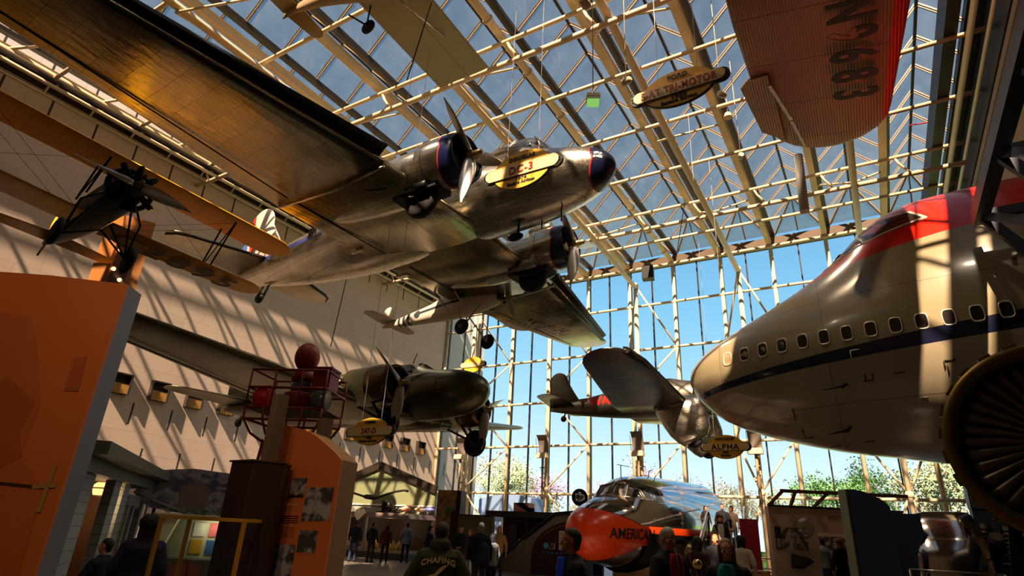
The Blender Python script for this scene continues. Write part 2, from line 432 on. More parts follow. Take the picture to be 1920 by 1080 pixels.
for k, yy in enumerate([31.6 - 3.56 * j for j in range(10)]):
    MB().tube([(XL, yy, ZP), (5.6, yy, ZP)], .085, 10).build('cross_pipe', M_cream, roof)
    if k in (1, 5):
        MB().tube([(XL, yy + .1, ZP - .95), (5.4, yy + .1, ZP - .95)], .11, 10).build('cross_pipe', M_cream, roof)
        mb = MB(); xx = XL + .5; s_ = 0
        while xx < 5:
            mb.tube([(xx, yy, ZP), (xx + .1, yy + .05, ZP - .3), (xx + .5, yy + .1, ZP - .95)], .06, 8); xx += 3.04; s_ += 1
        mb.build('truss_web', M_cream, roof)
for ix in IC[1:]:
    MB().tube([(ix, 34.9, 16.9), (ix, 28.1, 17.3), (ix, 13.9, 17.7), (ix, YB, 17.7)], .15, 12).build('truss_chord', M_cream, roof)
    mb = MB()
    for k, yy in enumerate([28.1 - 7.12 * j for j in range(5)]):
        l, r = nb[ix]
        for s_ in (l, r):
            if abs(s_ - ix) < .6: s_ = ix - 1.3
            mb.tube([(ix, yy, 17.45), (s_, yy + 1.78, ZB)], .05, 6)
            pass
    mb.build('truss_web', M_cream, roof)
# pipe gallery along the stone wall
for nm, X_, Z_, r_, mt in (('wall_rail', -27.25, 18.35, .15, M_cream), ('wall_rail', -27.05, 17.8, .09, M_cream), ('wall_rail', -27.8, 17.72, .07, M_cream)):
    MB().tube([(X_, YB, Z_), (X_, Y1 - .5, Z_)], r_, 12).build(nm, mt, roof)
mb = MB()
for k in range(24):
    yy = -4 + 1.78 * k
    mb.tube([(-27.25, yy, 18.35), (-27.8, yy, 17.72)], .05, 6); mb.tube([(-27.25, yy, 18.35), (-27.05, yy + .2, 17.8)], .05, 6)
    if k % 2: mb.tube([(-27.25, yy, 18.35), (-26.5, yy + 1.2, 19.3)], .07, 8)
mb.build('rail_bracket', M_cream, roof)
# right edge pipes and box beams
MB().box(4.35, 4.75, YB, Y1 - .2, 18.3, 19.35).build('edge_beam', M_dark, roof)
MB().tube([(5.05, YB, 18.1), (5.05, Y1 - .4, 18.1)], .11, 10).build('edge_pipe', M_cream, roof)
MB().tube([(5.45, YB, 17.7), (5.45, Y1 - .4, 17.7)], .07, 10).build('edge_pipe', M_cream, roof)
MB().box(5.7, 6.0, YB, Y1 - .2, 17.2, 19.3).build('edge_beam', M_dark, roof)
MB().box(5.5, 6.0, YB, Y1 - .2, 16.2, 16.5).build('edge_beam', M_creamd, roof)

# --- hooded vents in the stone wall
M_hood = paint('dark_vent', (40, 32, 24), .7); M_ochre = paint('ochre_panel', (176, 130, 60), .7)
vent0 = None
for k in range(13):
    yy = 13.07 + 1.74 * k
    if vent0 is None:
        v = thing('wall_vent', 'square hooded vent recessed in the travertine wall above the exhibits', 'vent', (XL, yy, 6.75), 0, 'row of vents along the travertine wall')
        MB().box(.0, .05, -.38, .38, -.42, .42).box(0, .24, -.42, -.36, -.42, .46).box(0, .24, .36, .42, -.42, .46).box(0, .24, -.42, .42, .40, .46).build('hood', M_hood, v)
        MB().box(.05, .16, -.36, .36, -.40, .02).build('filter', M_ochre, v)  # ochre colour stands for the lit inside of the recess
        vent0 = v
    else: dup(vent0, (XL, yy, 6.75))
POSE = {'dc3': (-4.969, 13.23, 11.463, -4.362, -.597, -1.672), 'b247': (-11.061, 16.716, 6.181, -2.227, -.806, .265),
        'alpha': (-4.711, 25.323, 7.278, .875, -2.032, -2.618), 'mail': (-14.595, 5.828, 8.994, -5.755, .761, -4.442),
        'cub': (-11.501, 17.92, 10.123, -2.545, -4.432, -3.807), 'fc': (-8.5, 8.75, 16.3, 0.062, -1.86, -.78, .7),
        'tri': (2.608, 7.536, 14.47, .751, 7.0, -3.99), 'jumbo': (-4.66, 18.67, 6.36, 180, .8, .8), 'dc7': (-9.75, 21.0, 2.28, 255, -.2, 0)}
# ---------------------------------------------------------------- outside
M_lawn = paint('lawn', (96, 118, 52), .9, 0, .25, .8)
M_road = paint('asphalt', (96, 94, 92), .9, 0, .1, 2)
MB().box(-90, 70, Y1 + .3, 46, -.32, -.02).build('outside_path', M_road, kind='structure')
MB().box(-120, 90, 46, 130, -.34, -.04).build('outside_ground', M_lawn, kind='structure')
M_bark = paint('grey_bark', (120, 104, 92), .9, 0, .3, 8); M_birch = paint('pale_bark', (180, 166, 148), .8, 0, .2, 5)
def leafmat(n, rgb): 
    m = paint(n, rgb, .8, 0, .25, 1.5); m.node_tree.nodes['Principled BSDF'].inputs['Transmission Weight'].default_value = 0; return m
LM = {'pink': leafmat('pink_blossom', (156, 124, 146)), 'lime': leafmat('young_lime_leaf', (130, 134, 88)), 'green': leafmat('green_leaf', (84, 116, 56)), 'pale': leafmat('pale_bud', (150, 140, 114)), 'tan': leafmat('tan_bud', (144, 120, 86))}
def make_tree(name, label, x, y, h, kind, bark, dens, seed, spread=.34, low=.22, group=None):
    R_ = random.Random(seed)
    t = thing(name, label, 'tree', (x, y, -.05), R_.random() * 6, group)
    mb = MB(); tips = []
    def branch(p, d, L, r, lv):
        q = p + d * L; mid = p + d * L * .5 + Vector((R_.uniform(-1, 1), R_.uniform(-1, 1), 0)) * L * .07
        mb.tube([p, mid, q], [r, r * .8, r * .62], 5 if lv else 7, cap=False)
        tips.append((q, lv)); tips.append((mid, lv))
        if lv >= 4: return
        for k in range(R_.choice((2, 3, 3)) if lv else 4):
            a = R_.uniform(0, 2 * PI); sp = R_.uniform(.35, .8) * (1.1 if lv else 1)
            nd = (d + Vector((math.cos(a), math.sin(a), R_.uniform(-.15, .35))) * sp).normalized()
            branch(p + d * L * R_.uniform(.55, 1), nd, L * R_.uniform(.6, .8), r * .55, lv + 1)
    branch(Vector((0, 0, 0)), Vector((R_.uniform(-.08, .08), 0, 1)).normalized(), h * .34, h * .022, 0)
    mb.build('trunk', bark, t, recalc=False)
    tp = [q for q, lv in tips if lv >= 2]; v = []; f = []
    for _ in range(int(dens * 1.7)):
        q = R_.choice(tp) + Vector([R_.gauss(0, 1) for _ in range(3)]) * h * .035
        s_ = h * R_.uniform(.005, .011); a = Vector([R_.uniform(-1, 1) for _ in range(3)]).normalized(); b = a.orthogonal().normalized()
        o = len(v); v += [q + a * s_, q + b * s_, q - a * s_, q - b * s_]; f.append((o, o + 1, o + 2, o + 3))
    m = MB(); m._a(v, f); m.build('crown', LM[kind], t, recalc=False)
    return t
TR = [('pale-barked birch with thin lime leaves just outside the glass at the museum corner', -34.8, 51, 9.0, 'lime', M_birch, 1500),
 ('birch with a leaning white trunk behind the blue-grey kiosk', -36.5, 59.5, 10.5, 'lime', M_birch, 1500),
 ('broad yellow-green tree left of the pink blossom', -29.5, 53, 7.2, 'lime', M_bark, 2200),
 ('bare tree with tan buds above the flat-roofed information counter', -40.5, 67, 13, 'tan', M_bark, 900),
 ('pink blossom tree behind the stair wall left of the orange-nosed airliner', -31.0, 61.5, 10.5, 'pink', M_bark, 1500),
 ('pink blossom tree directly above the orange nose', -23.4, 56, 8.8, 'pink', M_bark, 1300),
 ('tall thin pink-budded tree behind the airliner cockpit roof', -22.0, 63.5, 10.5, 'pink', M_bark, 900),
 ('leafless tree with fine twigs behind the polished fuselage', -15.8, 57, 8.5, 'pink', M_bark, 350),
 ('pale leafless tree right of the polished fuselage', -13.4, 64, 9, 'pale', M_bark, 350),
 ('low green bush-like tree seen beside the escalator', -6.6, 48.5, 3.2, 'green', M_bark, 1800),
 ('fresh green tree above the glass-roofed safety exhibit', -3.4, 57, 9.0, 'green', M_bark, 3000),
 ('tall pale-leaved tree left of the big green one', -7.2, 68, 9.5, 'lime', M_bark, 1000),
 ('dark-trunked tree at the far end of the glass under the jumbo nose', 3.9, 51.5, 10.5, 'lime', M_bark, 1800),
 ('dense green tree under the jumbo nose', 1.4, 61.5, 10.5, 'green', M_bark, 3200),
 ('large tan-budded tree filling the end of the glass wall', 8.2, 64, 13, 'tan', M_bark, 2200)]
for i, (lb, x, y, h, k, bk, dn) in enumerate(TR): make_tree('tree', lb, x, y, h, k, bk, dn, 40 + i)
for i in range(9):
    make_tree('tree', 'far pale tree in the hazy row at the back of the park', -46 + 7.4 * i, 84 + (i % 3) * 4, 8.5 + (i * 37 % 5) * .6, ('pale', 'tan', 'lime')[i % 3], M_bark, 1800, 80 + i, group='far trees across the park')
mb = MB(); n_ = 14
pts = [(-28.6 + 4.9 * k / n_, 43, 3.55 + .75 * math.sin(PI * k / n_ * .6 + .5)) for k in range(n_ + 1)]
mb.prism([(-28.6, 43, 0)] + pts + [(-23.7, 43, 0)], (0, 3, 0))
k_ = mb.build('kiosk', paint('blue_grey_kiosk', (120, 140, 172), .6)); tag(k_, 'low blue-grey kiosk with a curved roof outside the glass', 'kiosk')
MB().box(-9.5, 8, 47, 47.5, -.05, 1.1).build('hedge', paint('dark_hedge', (52, 86, 40), .9, 0, .4, 6), label='clipped dark hedge outside behind the escalator', category='hedge')
# ---------------------------------------------------------------- shared aircraft pieces
M_alu = alu('polished_aluminium', (196, 188, 170), .24)
M_aluw = alu('wing_aluminium', (164, 154, 126), .20, (.9, .62), .3, .55, streak=True)
M_alud = alu('dull_aluminium', (128, 122, 106), .36, (1.0, .6), .2, .2)
M_rub = paint('black_rubber', (22, 21, 20), .75, 0, .2, 9); M_blk = paint('black_metal', (24, 22, 20), .45, .5, .2, 9)
M_eng = paint('oily_engine_grey', (58, 52, 44), .45, .7, .3, 12); M_steel = paint('blade_steel', (190, 184, 174), .32, .85, .12, 5)
M_boot = paint('black_boot', (16, 16, 18), .6); M_navy = paint('navy_paint', (22, 26, 58), .3); M_brass = paint('brass_hub', (168, 146, 104), .35, .9, .2, 9)
M_glassd = paint('dark_cabin_glass', (46, 50, 50), .12, 0, .2, 4, .7); M_white = paint('white_paint', (226, 222, 212), .45); M_redp = paint('red_paint', (196, 36, 26), .35)

def blade(L, c0=.19, tw0=50, tw1=14):
    """one blade along +z, shaft axis x"""
    R = []
    for i in range(13):
        u = i / 12; r = .08 * L + .92 * L * u; tw = math.radians(tw0 + (tw1 - tw0) * u)
        c = c0 * L * (.35 + 1.0 * math.sin(PI * min(u * 1.02 + .08, 1) ** .8) ** .7) * (1 if u < .98 else .6); th = c * (.5 * (1 - u) ** 2 + .10)
        R.append([(c / 2 * math.cos(a) * math.cos(tw) * -1 * 1 + th / 2 * math.sin(a) * math.sin(tw), c / 2 * math.cos(a) * math.sin(tw) + th / 2 * math.sin(a) * math.cos(tw), r) for a in [2 * PI * k / 10 for k in range(10)]])
    R.append([tuple(np.mean([R[-1]], axis=1)[0] + np.array((0, 0, .02 * L)) + (np.array(p) - np.mean([R[-1]], axis=1)[0]) * .25) for p in R[-1]])
    mb = MB().rings(R); return mb

def propeller(par, c, R, nb, a0=0, hub=.12, mat=None):
    p = MB().lathe([(-.12, hub * .5), (-.1, hub), (.02, hub * 1.05), (.1, hub * .7), (.22, hub * .55), (.34, hub * .5), (.38, hub * .2)], (0, 0, 0), 'x', 16).build('propeller_hub', M_brass, par); p.location = c
    bm = None
    for k in range(nb):
        if bm is None: b = blade(R).build('propeller_blade', mat or M_steel, p); bm = b.data
        else: b = bpy.data.objects.new('propeller_blade', bm); COL.objects.link(b); b.parent = p
        b.rotation_euler = (math.radians(a0 + 360 * k / nb), 0, 0)
    return p

def radial(par, c, R, n=9, depth=.35):
    mb = MB().lathe([(depth * .5, .02), (depth * .45, R * .34), (depth * .1, R * .42), (-depth, R * .45), (-depth, .02)], c, 'x', 20)
    c = Vector(c)
    for k in range(n):
        a = 2 * PI * (k + .25) / n; d = Vector((0, math.cos(a), math.sin(a)))
        for j in range(7): 
            r0 = R * (.42 + .07 * j); mb.tube([c + d * r0, c + d * (r0 + R * .035)], R * (.155 - .006 * j), 10)
        mb.tube([c + d * R * .4, c + d * R * .95], R * .11, 8)
        mb.tube([c + d * R * .45 + Vector((depth * .4, R * .05, 0)), c + d * R * .97 + Vector((depth * .25, 0, 0))], R * .018, 6)
        mb.tube([c + d * R * .45 + Vector((depth * .4, -R * .04, 0)), c + d * R * .93 + Vector((depth * .28, R * .06, 0))], R * .018, 6)
    return mb.build('radial_engine', M_eng, par)

def wheel(par, c, r, w, mat=None, name='wheel'):
    mb = MB().lathe([(-w * .5, r * .55), (-w * .5, r * .72), (-w * .42, r * .9), (-w * .2, r * .99), (0, r), (w * .2, r * .99), (w * .42, r * .9), (w * .5, r * .72), (w * .5, r * .55)], (0, 0, 0), 'y', 28)
    o = mb.build(name, M_rub, par); o.location = c
    MB().lathe([(-w * .45, .01), (-w * .52, r * .16), (-w * .40, r * .3), (-w * .46, r * .56), (w * .46, r * .56), (w * .40, r * .3), (w * .52, r * .16), (w * .45, .01)], (0, 0, 0), 'y', 24).build('wheel_hub', mat or M_alud, o)
    return o

def ring_mb(c, R0, prof, axis='x', n=40): return MB().lathe(prof, c, axis, n, cap=False)

# ---------------------------------------------------------------- twin-engined silver airliner, nose to the right
def dc3():
    t = thing('airliner', 'large polished silver twin-engined airliner with a navy nose hanging in the middle of the hall', 'airplane', mat=pose(*POSE['dc3']))
    g = G('dc3_skin', .26, 1.0, .5)
    x, y, z = g.xyz()
    col, fac = g.brick((1, 1, 1), (.86, .86, .86), (.4, .4, .4), 1.1, .5, .007, g.comb(x, z, 0.), .5)
    base = g.vary(srgb(204, 196, 178), .16, 1.1); mm = g.n('ShaderNodeMix', data_type='RGBA', blend_type='MULTIPLY'); mm.inputs[0].default_value = 1; g.set(mm.inputs[6], base); g.set(mm.inputs[7], col)
    nose = g.gt(g.add(x, g.mul(g.ab(g.add(z, .2)), .3)), -.42); edge = g.mul(g.gt(g.add(x, g.mul(g.ab(g.add(z, .2)), .3)), -.45), g.sub(1., nose))
    stripe = g.mul(g.lt(x, -11.5), g.mul(g.gt(z, g.add(.28, g.mul(g.add(x, 15.), -.05))), g.lt(z, g.add(.52, g.mul(g.add(x, 15.), -.05)))))
    c = g.mix(nose, mm.outputs[2], srgb(18, 20, 46)); c = g.mix(edge, c, srgb(190, 40, 30)); c = g.mix(stripe, c, srgb(36, 44, 92))
    g.color(c); pa = g.mx(g.mx(nose, edge), stripe); g.set(g.b.inputs['Metallic'], g.sub(1., pa))
    g.set(g.b.inputs['Roughness'], g.add(g.mul(g.noise(3., 5, g.scale((.7, 9, 9))), .2), .16)); g.bump(g.add(g.noise(1.5, 4, g.scale((1, 2, 2))), g.mul(fac, -.25)), .2, .05)
    secs = [(0, .04, -.1, -.2, -.15), (-.08, .24, .08, -.4, -.15), (-.3, .48, .3, -.66, -.15), (-.9, .8, .55, -.98, -.12), (-1.7, 1.0, .76, -1.16, -.08), (-2.05, 1.08, .92, -1.2, -.05), (-2.6, 1.13, 1.58, -1.25, 0), (-3.4, 1.18, 1.60, -1.27, 0), (-4.4, 1.2, 1.42, -1.28, 0), (-5.5, 1.22, 1.32, -1.28, 0), (-9.5, 1.2, 1.28, -1.28, 0), (-12.5, 1.02, 1.16, -1.08, 0), (-15.5, .68, .96, -.66, .1), (-18, .3, .7, -.14, .25), (-19.4, .06, .5, .2, .35)]
    MB().rings(body_rings(secs, 44, 70)).build('fuselage', g.m, t)
    for s in (-1, 1):
        # windscreen and side panes
        fr = MB(); gl = MB()
        def q(x, z, o=0.0):   # point on the cockpit side
            w_ = np.interp(-x, [1.7, 2.05, 2.6, 3.4], [1.0, 1.08, 1.13, 1.18]); zt = float(np.interp(-x, [1.7, 2.05, 2.6, 3.4], [.76, .92, 1.58, 1.60]))
            yy = w_ * math.sqrt(max(0, 1 - (z / zt) ** 2)) if z < zt else .1
            return Vector((x, s * (yy + o), z + o * .6))
        P1 = [(-2.3, .72), (-2.5, 1.26), (-3.05, 1.28), (-3.05, .72)]; P2 = [(-1.98, .52), (-2.36, .95), (-2.30, .5)]
        for P_ in (P1,):
            gl.prism([q(a, b, .012) for a, b in P_], (0, -s * .03, 0))
            pp = [q(a, b, .02) for a, b in P_]; fr.tube(pp + [pp[0]], .022, 6)
        ws = [Vector((-1.86, s * .06, .88)), Vector((-2.02, s * .74, .70)), Vector((-2.30, s * .68, 1.2)), Vector((-2.42, s * .05, 1.44))]
        gl.prism(ws, (-.03, 0, -.02)); fr.tube(ws + [ws[0]], .022, 6)
        o = gl.build('cockpit_window', M_glassd, t); fr.build('window_frame', M_alu, o)
        for k in range(7): MB().prism([(-5.6 - k * 1.05 + dx, s * 1.19, .28 + dz) for dx, dz in ((-.2, -.2), (.2, -.2), (.22, 0), (.2, .2), (-.2, .2), (-.22, 0))], (0, s * .03, 0)).build('cabin_window', M_glassd, t)
        # wings
        wing_mb([(0, -4.5, 4.75, -1.12, .15), (s * 4.25, -4.6, 4.6, -1.12, .15)], 14, tip=False).build('centre_wing', M_aluw, t)
        wing_mb([(s * 4.25, -4.6, 4.6, -1.10, .15), (s * 13.3, -7.0, 2.15, -.15, .10)], 14).build('outer_wing', M_aluw, t)
        mb = MB()
        mb.rings([[(a + .05 - .32 * k_ * (1 - abs(e)), s * yy, zz + .03 + e * .17 * k_) for e in (-1.25, -.8, -.4, 0, .5, 1, 1.3)] + [(a - .22 * k_, s * yy, zz + .12 * k_), (a - .22 * k_, s * yy, zz - .08 * k_)] for yy, a, zz, k_ in ((4.35, -4.6, -1.1, 1.5), (13.2, -6.97, -.15, .75))])
        mb.build('deicing_boot', M_boot, t)
        MB().tube([(-4.55, s * 4.27, -1.3), (-6.5, s * 4.27, -1.42), (-9.15, s * 4.27, -1.16)], .035, 6).build('wing_joint', M_alu, t)
        cu = MB(); cu.bar((-8.35, s * 4.5, -1.19), (-8.9, s * 13.2, -.16), .03, .03); cu.bar((-8.35, s * .6, -1.22), (-8.35, s * 4.2, -1.19), .03, .03)
        cu.build('aileron_gap', M_boot, t)
        # nacelle
        ny = s * 2.82; nz = -.66
        g2 = G('dc3_cowl', .24, 1.0, .5); cx, cy, cz = g2.xyz()
        band = g2.gt(cx, g2.add(-3.34, g2.mul(g2.ab(g2.add(cz, .66)), -.25))); ln = g2.mul(g2.gt(cx, g2.add(-3.37, g2.mul(g2.ab(g2.add(cz, .66)), -.25))), g2.sub(1., band))
        seam = g2.lt(g2.ab(g2.add(cx, 4.02)), .012)
        cc = g2.mix(band, g2.vary(srgb(200, 190, 172), .15, 1.5), srgb(20, 24, 60)); cc = g2.mix(ln, cc, srgb(200, 50, 34)); cc = g2.mix(seam, cc, srgb(60, 56, 50)); g2.color(cc); g2.set(g2.b.inputs['Metallic'], g2.sub(1., g2.mx(band, ln)))
        g2.bump(g2.noise(2., 4), .15, .04)
        o = MB().lathe([(-3.35, .50), (-3.08, .56), (-2.98, .62), (-3.02, .68), (-3.2, .73), (-3.5, .76), (-4.2, .77), (-4.3, .74), (-4.2, .70), (-3.5, .68), (-3.3, .52)], (0, ny, nz), 'x', 44, cap=False).build('cowling', g2.m, t)
        MB().lathe([(-3.9, .68), (-4.25, .73), (-5.2, .74), (-6.4, .70), (-7.6, .58), (-9.0, .34), (-9.9, .05)], (0, ny, nz - .06), 'x', 32).build('nacelle', M_alu, t)
        MB().lathe([(-4.75, .02), (-4.76, .45)], (0, ny, nz), 'x', 24).build('firewall', M_boot, t)
        radial(t, (-3.55, ny, nz), .64, 9)
        propeller(t, (-2.86, ny, nz), 1.6, 3, 172, .16)
        MB().box(-5.35, -3.75, ny - .33, ny + .33, nz - .82, nz - .6).build('wheel_bay', M_boot, t)
        wh = wheel(t, (-4.5, ny, -1.55), .56, .34, M_blk)
        st = MB().tube([(-4.5, ny - .28, -1.62), (-5.5, ny - .3, -1.3)], .05, 8).tube([(-4.5, ny + .28, -1.62), (-5.5, ny + .3, -1.3)], .05, 8).tube([(-4.5, ny - .25, -1.6), (-3.9, ny - .2, -1.15)], .045, 8)
        st.build('landing_strut', M_eng, t)
        MB().tube([(-5.0, s * 3.7, -1.5), (-5.6, s * 3.9, -1.5)], .03, 6).build('pitot', M_blk, t)
        MB().lathe([(0, .16), (-.25, .17), (-.9, .12)], (-3.6, ny - s * .3, nz + .72), 'x', 12).build('air_scoop', M_alu, t)
        MB().lathe([(0, .12), (-.2, .13), (-.8, .09)], (-4.0, ny + s * .35, nz - .72), 'x', 12).build('exhaust', M_blk, t)
        # tail plane
        wing_mb([(s * .1, -15.6, 3.0, .42, .10), (s * 3.2, -16.7, 1.7, .46, .09)], 10).build('tailplane', M_aluw, t)
        MB().rings([[(a + ex, s * yy, .45 + ez) for ex, ez in ((.03, .0), (-.1, .07), (-.12, .05), (-.05, 0), (-.12, -.05), (-.1, -.07))] for yy, a in ((.6, -15.78), (3.3, -16.72), (3.7, -17.0), (3.95, -17.5))]).build('deicing_boot', M_boot, t)
        wing_mb([(s * 1.0, -8.9, .6, -1.18, .1), (s * 1.2, -8.9, .6, -1.18, .1)], 8, tip=False).build('wing_fillet', M_alu, t)
    g = G('dc3_fin_paint', .35, .2, .5); x, y, z = g.xyz(); u = g.add(g.add(x, g.mul(z, .28)), 18.0)
    c = g.mix(g.mul(g.lt(u, .42), g.gt(u, .1)), srgb(186, 180, 166), srgb(206, 50, 36)); c = g.mix(g.lt(u, -.1), c, srgb(70, 96, 150)); g.color(c)
    wing_mb([(.5, -15.2, 3.9, 0, .09), (1.6, -16.0, 3.2, 0, .08), (2.7, -16.9, 2.2, 0, .08)], 10, vertical=True).build('tail_fin', g.m, t)
    o = wheel(t, (-16.6, 0, -1.02), .24, .16); MB().tube([(-16.6, .12, -1.02), (-16.3, .1, -.6), (-16.1, 0, -.35)], .06, 8).tube([(-16.6, -.12, -1.02), (-16.3, -.1, -.6)], .05, 8).build('tail_wheel_strut', M_alud, t)
    MB().tube([(-3.2, .0, -1.25), (-3.2, 0, -1.55)], .04, 6).ball((-3.3, 0, -1.66), .28, .13, .13).build('direction_finder', M_blk, t)
    for a_, b_ in (((-1.6, -.15, -1.1), (-1.62, -.18, -1.42)), ((-1.8, .15, -1.1), (-1.82, .18, -1.45)), ((-2.5, .2, -1.2), (-2.5, .2, -1.5))): MB().tube([a_, b_], .02, 6).build('antenna', M_blk, t)
    def nosefn(px, py, pz): # starboard side of the nose
        X = -.42 + px; Z = -.02 + py; hw = float(np.interp(-X, [0, .08, .3, .9], [.04, .24, .48, .8])); zt = float(np.interp(-X, [0, .08, .3, .9], [-.1, .08, .3, .55])) ; u = min(.97, max(0, (Z + .15) / (zt + .15)))
        return (X, -hw * math.sqrt(1 - u * u) - .012 - pz, Z)
    text_obj('EASTERN', 'lettering', M_white, t, .12, .003, fn=nosefn, bold=.003); 
    text_obj('AIR LINES', 'lettering', M_white, t, .10, .003, fn=lambda a, b, c: nosefn(a, b - .13, c), bold=.003)
    text_obj('NC18124', 'lettering', paint('reflected_red', (120, 52, 46), .5), t, .95, .004, M=basis((-8.0, 9.2, -.78), (.12, 1, .1), (1, 0, 0)), sx=.8)  # reddish reflection of lettering in the wing, painted on as letters
    return t
dc3()
# ---------------------------------------------------------------- olive-grey twin-engined airliner lower down
def b247():
    t = thing('airliner', 'olive-grey twin-engined airliner with a number 2 on its rounded nose hanging before the stone wall', 'airplane', mat=pose(*POSE['b247']))
    M = alu('anodised_grey', (108, 104, 84), .34, (.9, .5), .2, .15)
    Mw = alu('anodised_wing', (132, 126, 96), .34, (.8, .6), .25, .25)
    secs = [(0, .04, -.05, -.15, -.1), (-.12, .34, .24, -.42, -.1), (-.5, .64, .5, -.72, -.08), (-1.2, .86, .7, -.92, -.04), (-2.3, .96, .82, -1.0, 0), (-2.75, .98, .95, -1.0, 0), (-3.1, 1.0, 1.15, -1.0, 0), (-3.9, 1.0, 1.18, -1.0, 0), (-7, .98, 1.1, -.98, 0), (-10, .8, .96, -.76, .05), (-13, .42, .74, -.3, .2), (-15.4, .06, .6, .3, .4)]
    MB().rings(body_rings(secs, 40, 60)).build('fuselage', M, t)
    MY = paint('dull_yellow_paint', (170, 140, 50), .5)
    def side(a, b, c): 
        X = -1.5 + a; return (X, -float(np.interp(-X, [.5, 1.2, 2.3], [.64, .86, .97])) * math.sqrt(max(.1, 1 - ((b + .02) / .8) ** 2)) - .012 - c, b + .02)
    text_obj('2', 'lettering', MY, t, .42, .003, fn=side, bold=.01)
    mb = MB(); 
    for a, b in (((-.15, -.25), (.15, -.25)), ((.15, -.25), (.15, .25)), ((.15, .25), (-.15, .25)), ((-.15, .25), (-.15, -.25))): mb.tube([side(*a, 0), side((a[0] + b[0]) / 2, (a[1] + b[1]) / 2, 0), side(*b, 0)], .012, 5)
    mb.build('number_frame', MY, t)
    for s in (-1, 1):
        ws = [Vector((-2.62, s * .1, .93)), Vector((-2.72, s * .62, .72)), Vector((-3.05, s * .6, .96)), Vector((-3.0, s * .08, 1.16))]
        MB().prism(ws, (-.03, 0, -.02)).prism([(-2.85, s * .78, .66), (-3.35, s * .82, .66), (-3.3, s * .6, .95), (-3.05, s * .62, .95)], (0, s * .03, .02)).build('cockpit_window', M_glassd, t)
        for k in range(5): MB().box(-4.9 - k * 1.1 - .22, -4.9 - k * 1.1 + .22, min(s * .93, s * 1.0), max(s * .93, s * 1.0), .15, .5).build('cabin_window', M_glassd, t)
        wing_mb([(0, -2.9, 4.6, -.86, .17), (s * 1.4, -2.95, 4.5, -.86, .17), (s * 9.4, -4.6, 2.5, .32, .11)], 14).build('wing', Mw, t)
        MB().bar((-6.75, s * 2.6, -.78), (-6.75, s * 9.6, .28), .03, .03).build('aileron_gap', M_boot, t)
        ny, nz = s * 2.4, -.22
        MB().lathe([(-2.35, .42), (-2.0, .50), (-1.88, .56), (-1.93, .62), (-2.1, .66), (-2.6, .68), (-2.85, .65), (-2.8, .6), (-2.2, .58)], (0, ny, nz), 'x', 40, cap=False).build('cowling', alu('cowl_bronze' + str(s), (120, 96, 66), .3, (2, 2)), t)
        MB().lathe([(-2.7, .56), (-2.9, .66), (-3.9, .66), (-4.0, .56)], (0, ny, nz), 'x', 32).build('cowl_band', paint('pale_primer' + str(s), (226, 222, 170), .5), t)
        MB().lathe([(-3.7, .6), (-4.8, .56), (-6.0, .42), (-7.2, .08)], (0, ny, nz - .04), 'x', 32).build('nacelle', M, t)
        radial(t, (-2.35, ny, nz), .56, 9, .3)
        propeller(t, (-1.78, ny, nz), 1.52, 3, 176, .13)
        wheel(t, (-2.2, ny, -1.5), .5, .26)
        MB().tube([(-2.2, ny - .2, -1.5), (-2.9, ny - .24, -.6)], .05, 8).tube([(-2.2, ny + .2, -1.5), (-2.9, ny + .24, -.6)], .05, 8).tube([(-2.2, ny + .2, -1.5), (-2.2, ny - .2, -1.5)], .04, 6).tube([(-2.2, ny, -1.5), (-3.8, ny, -.8)], .045, 8).build('landing_strut', M_eng, t)
        wing_mb([(s * .1, -12.9, 2.3, .52, .10), (s * 2.9, -13.5, 1.4, .6, .09)], 10).build('tailplane', Mw, t)
    wing_mb([(.4, -12.8, 2.6, 0, .09), (2.2, -13.9, 1.6, 0, .08)], 10, vertical=True).build('tail_fin', M, t)
    o = wheel(t, (-14.1, 0, -.35), .2, .14); MB().tube([(-14.1, .1, -.35), (-13.7, 0, .1)], .05, 8).tube([(-14.1, -.1, -.35), (-13.7, 0, .1)], .05, 8).build('tail_wheel_strut', M_alud, t)
    MB().tube([(-3.6, 0, 1.15), (-3.4, 0, 1.6)], .018, 6).build('antenna', M_blk, t); MB().tube([(-2.2, .1, .8), (-2.15, .1, 1.15)], .014, 6).build('antenna', M_blk, t); MB().tube([(-1.9, 0, -.95), (-1.95, 0, -1.35)], .018, 6).build('antenna', M_alu, t)
b247()

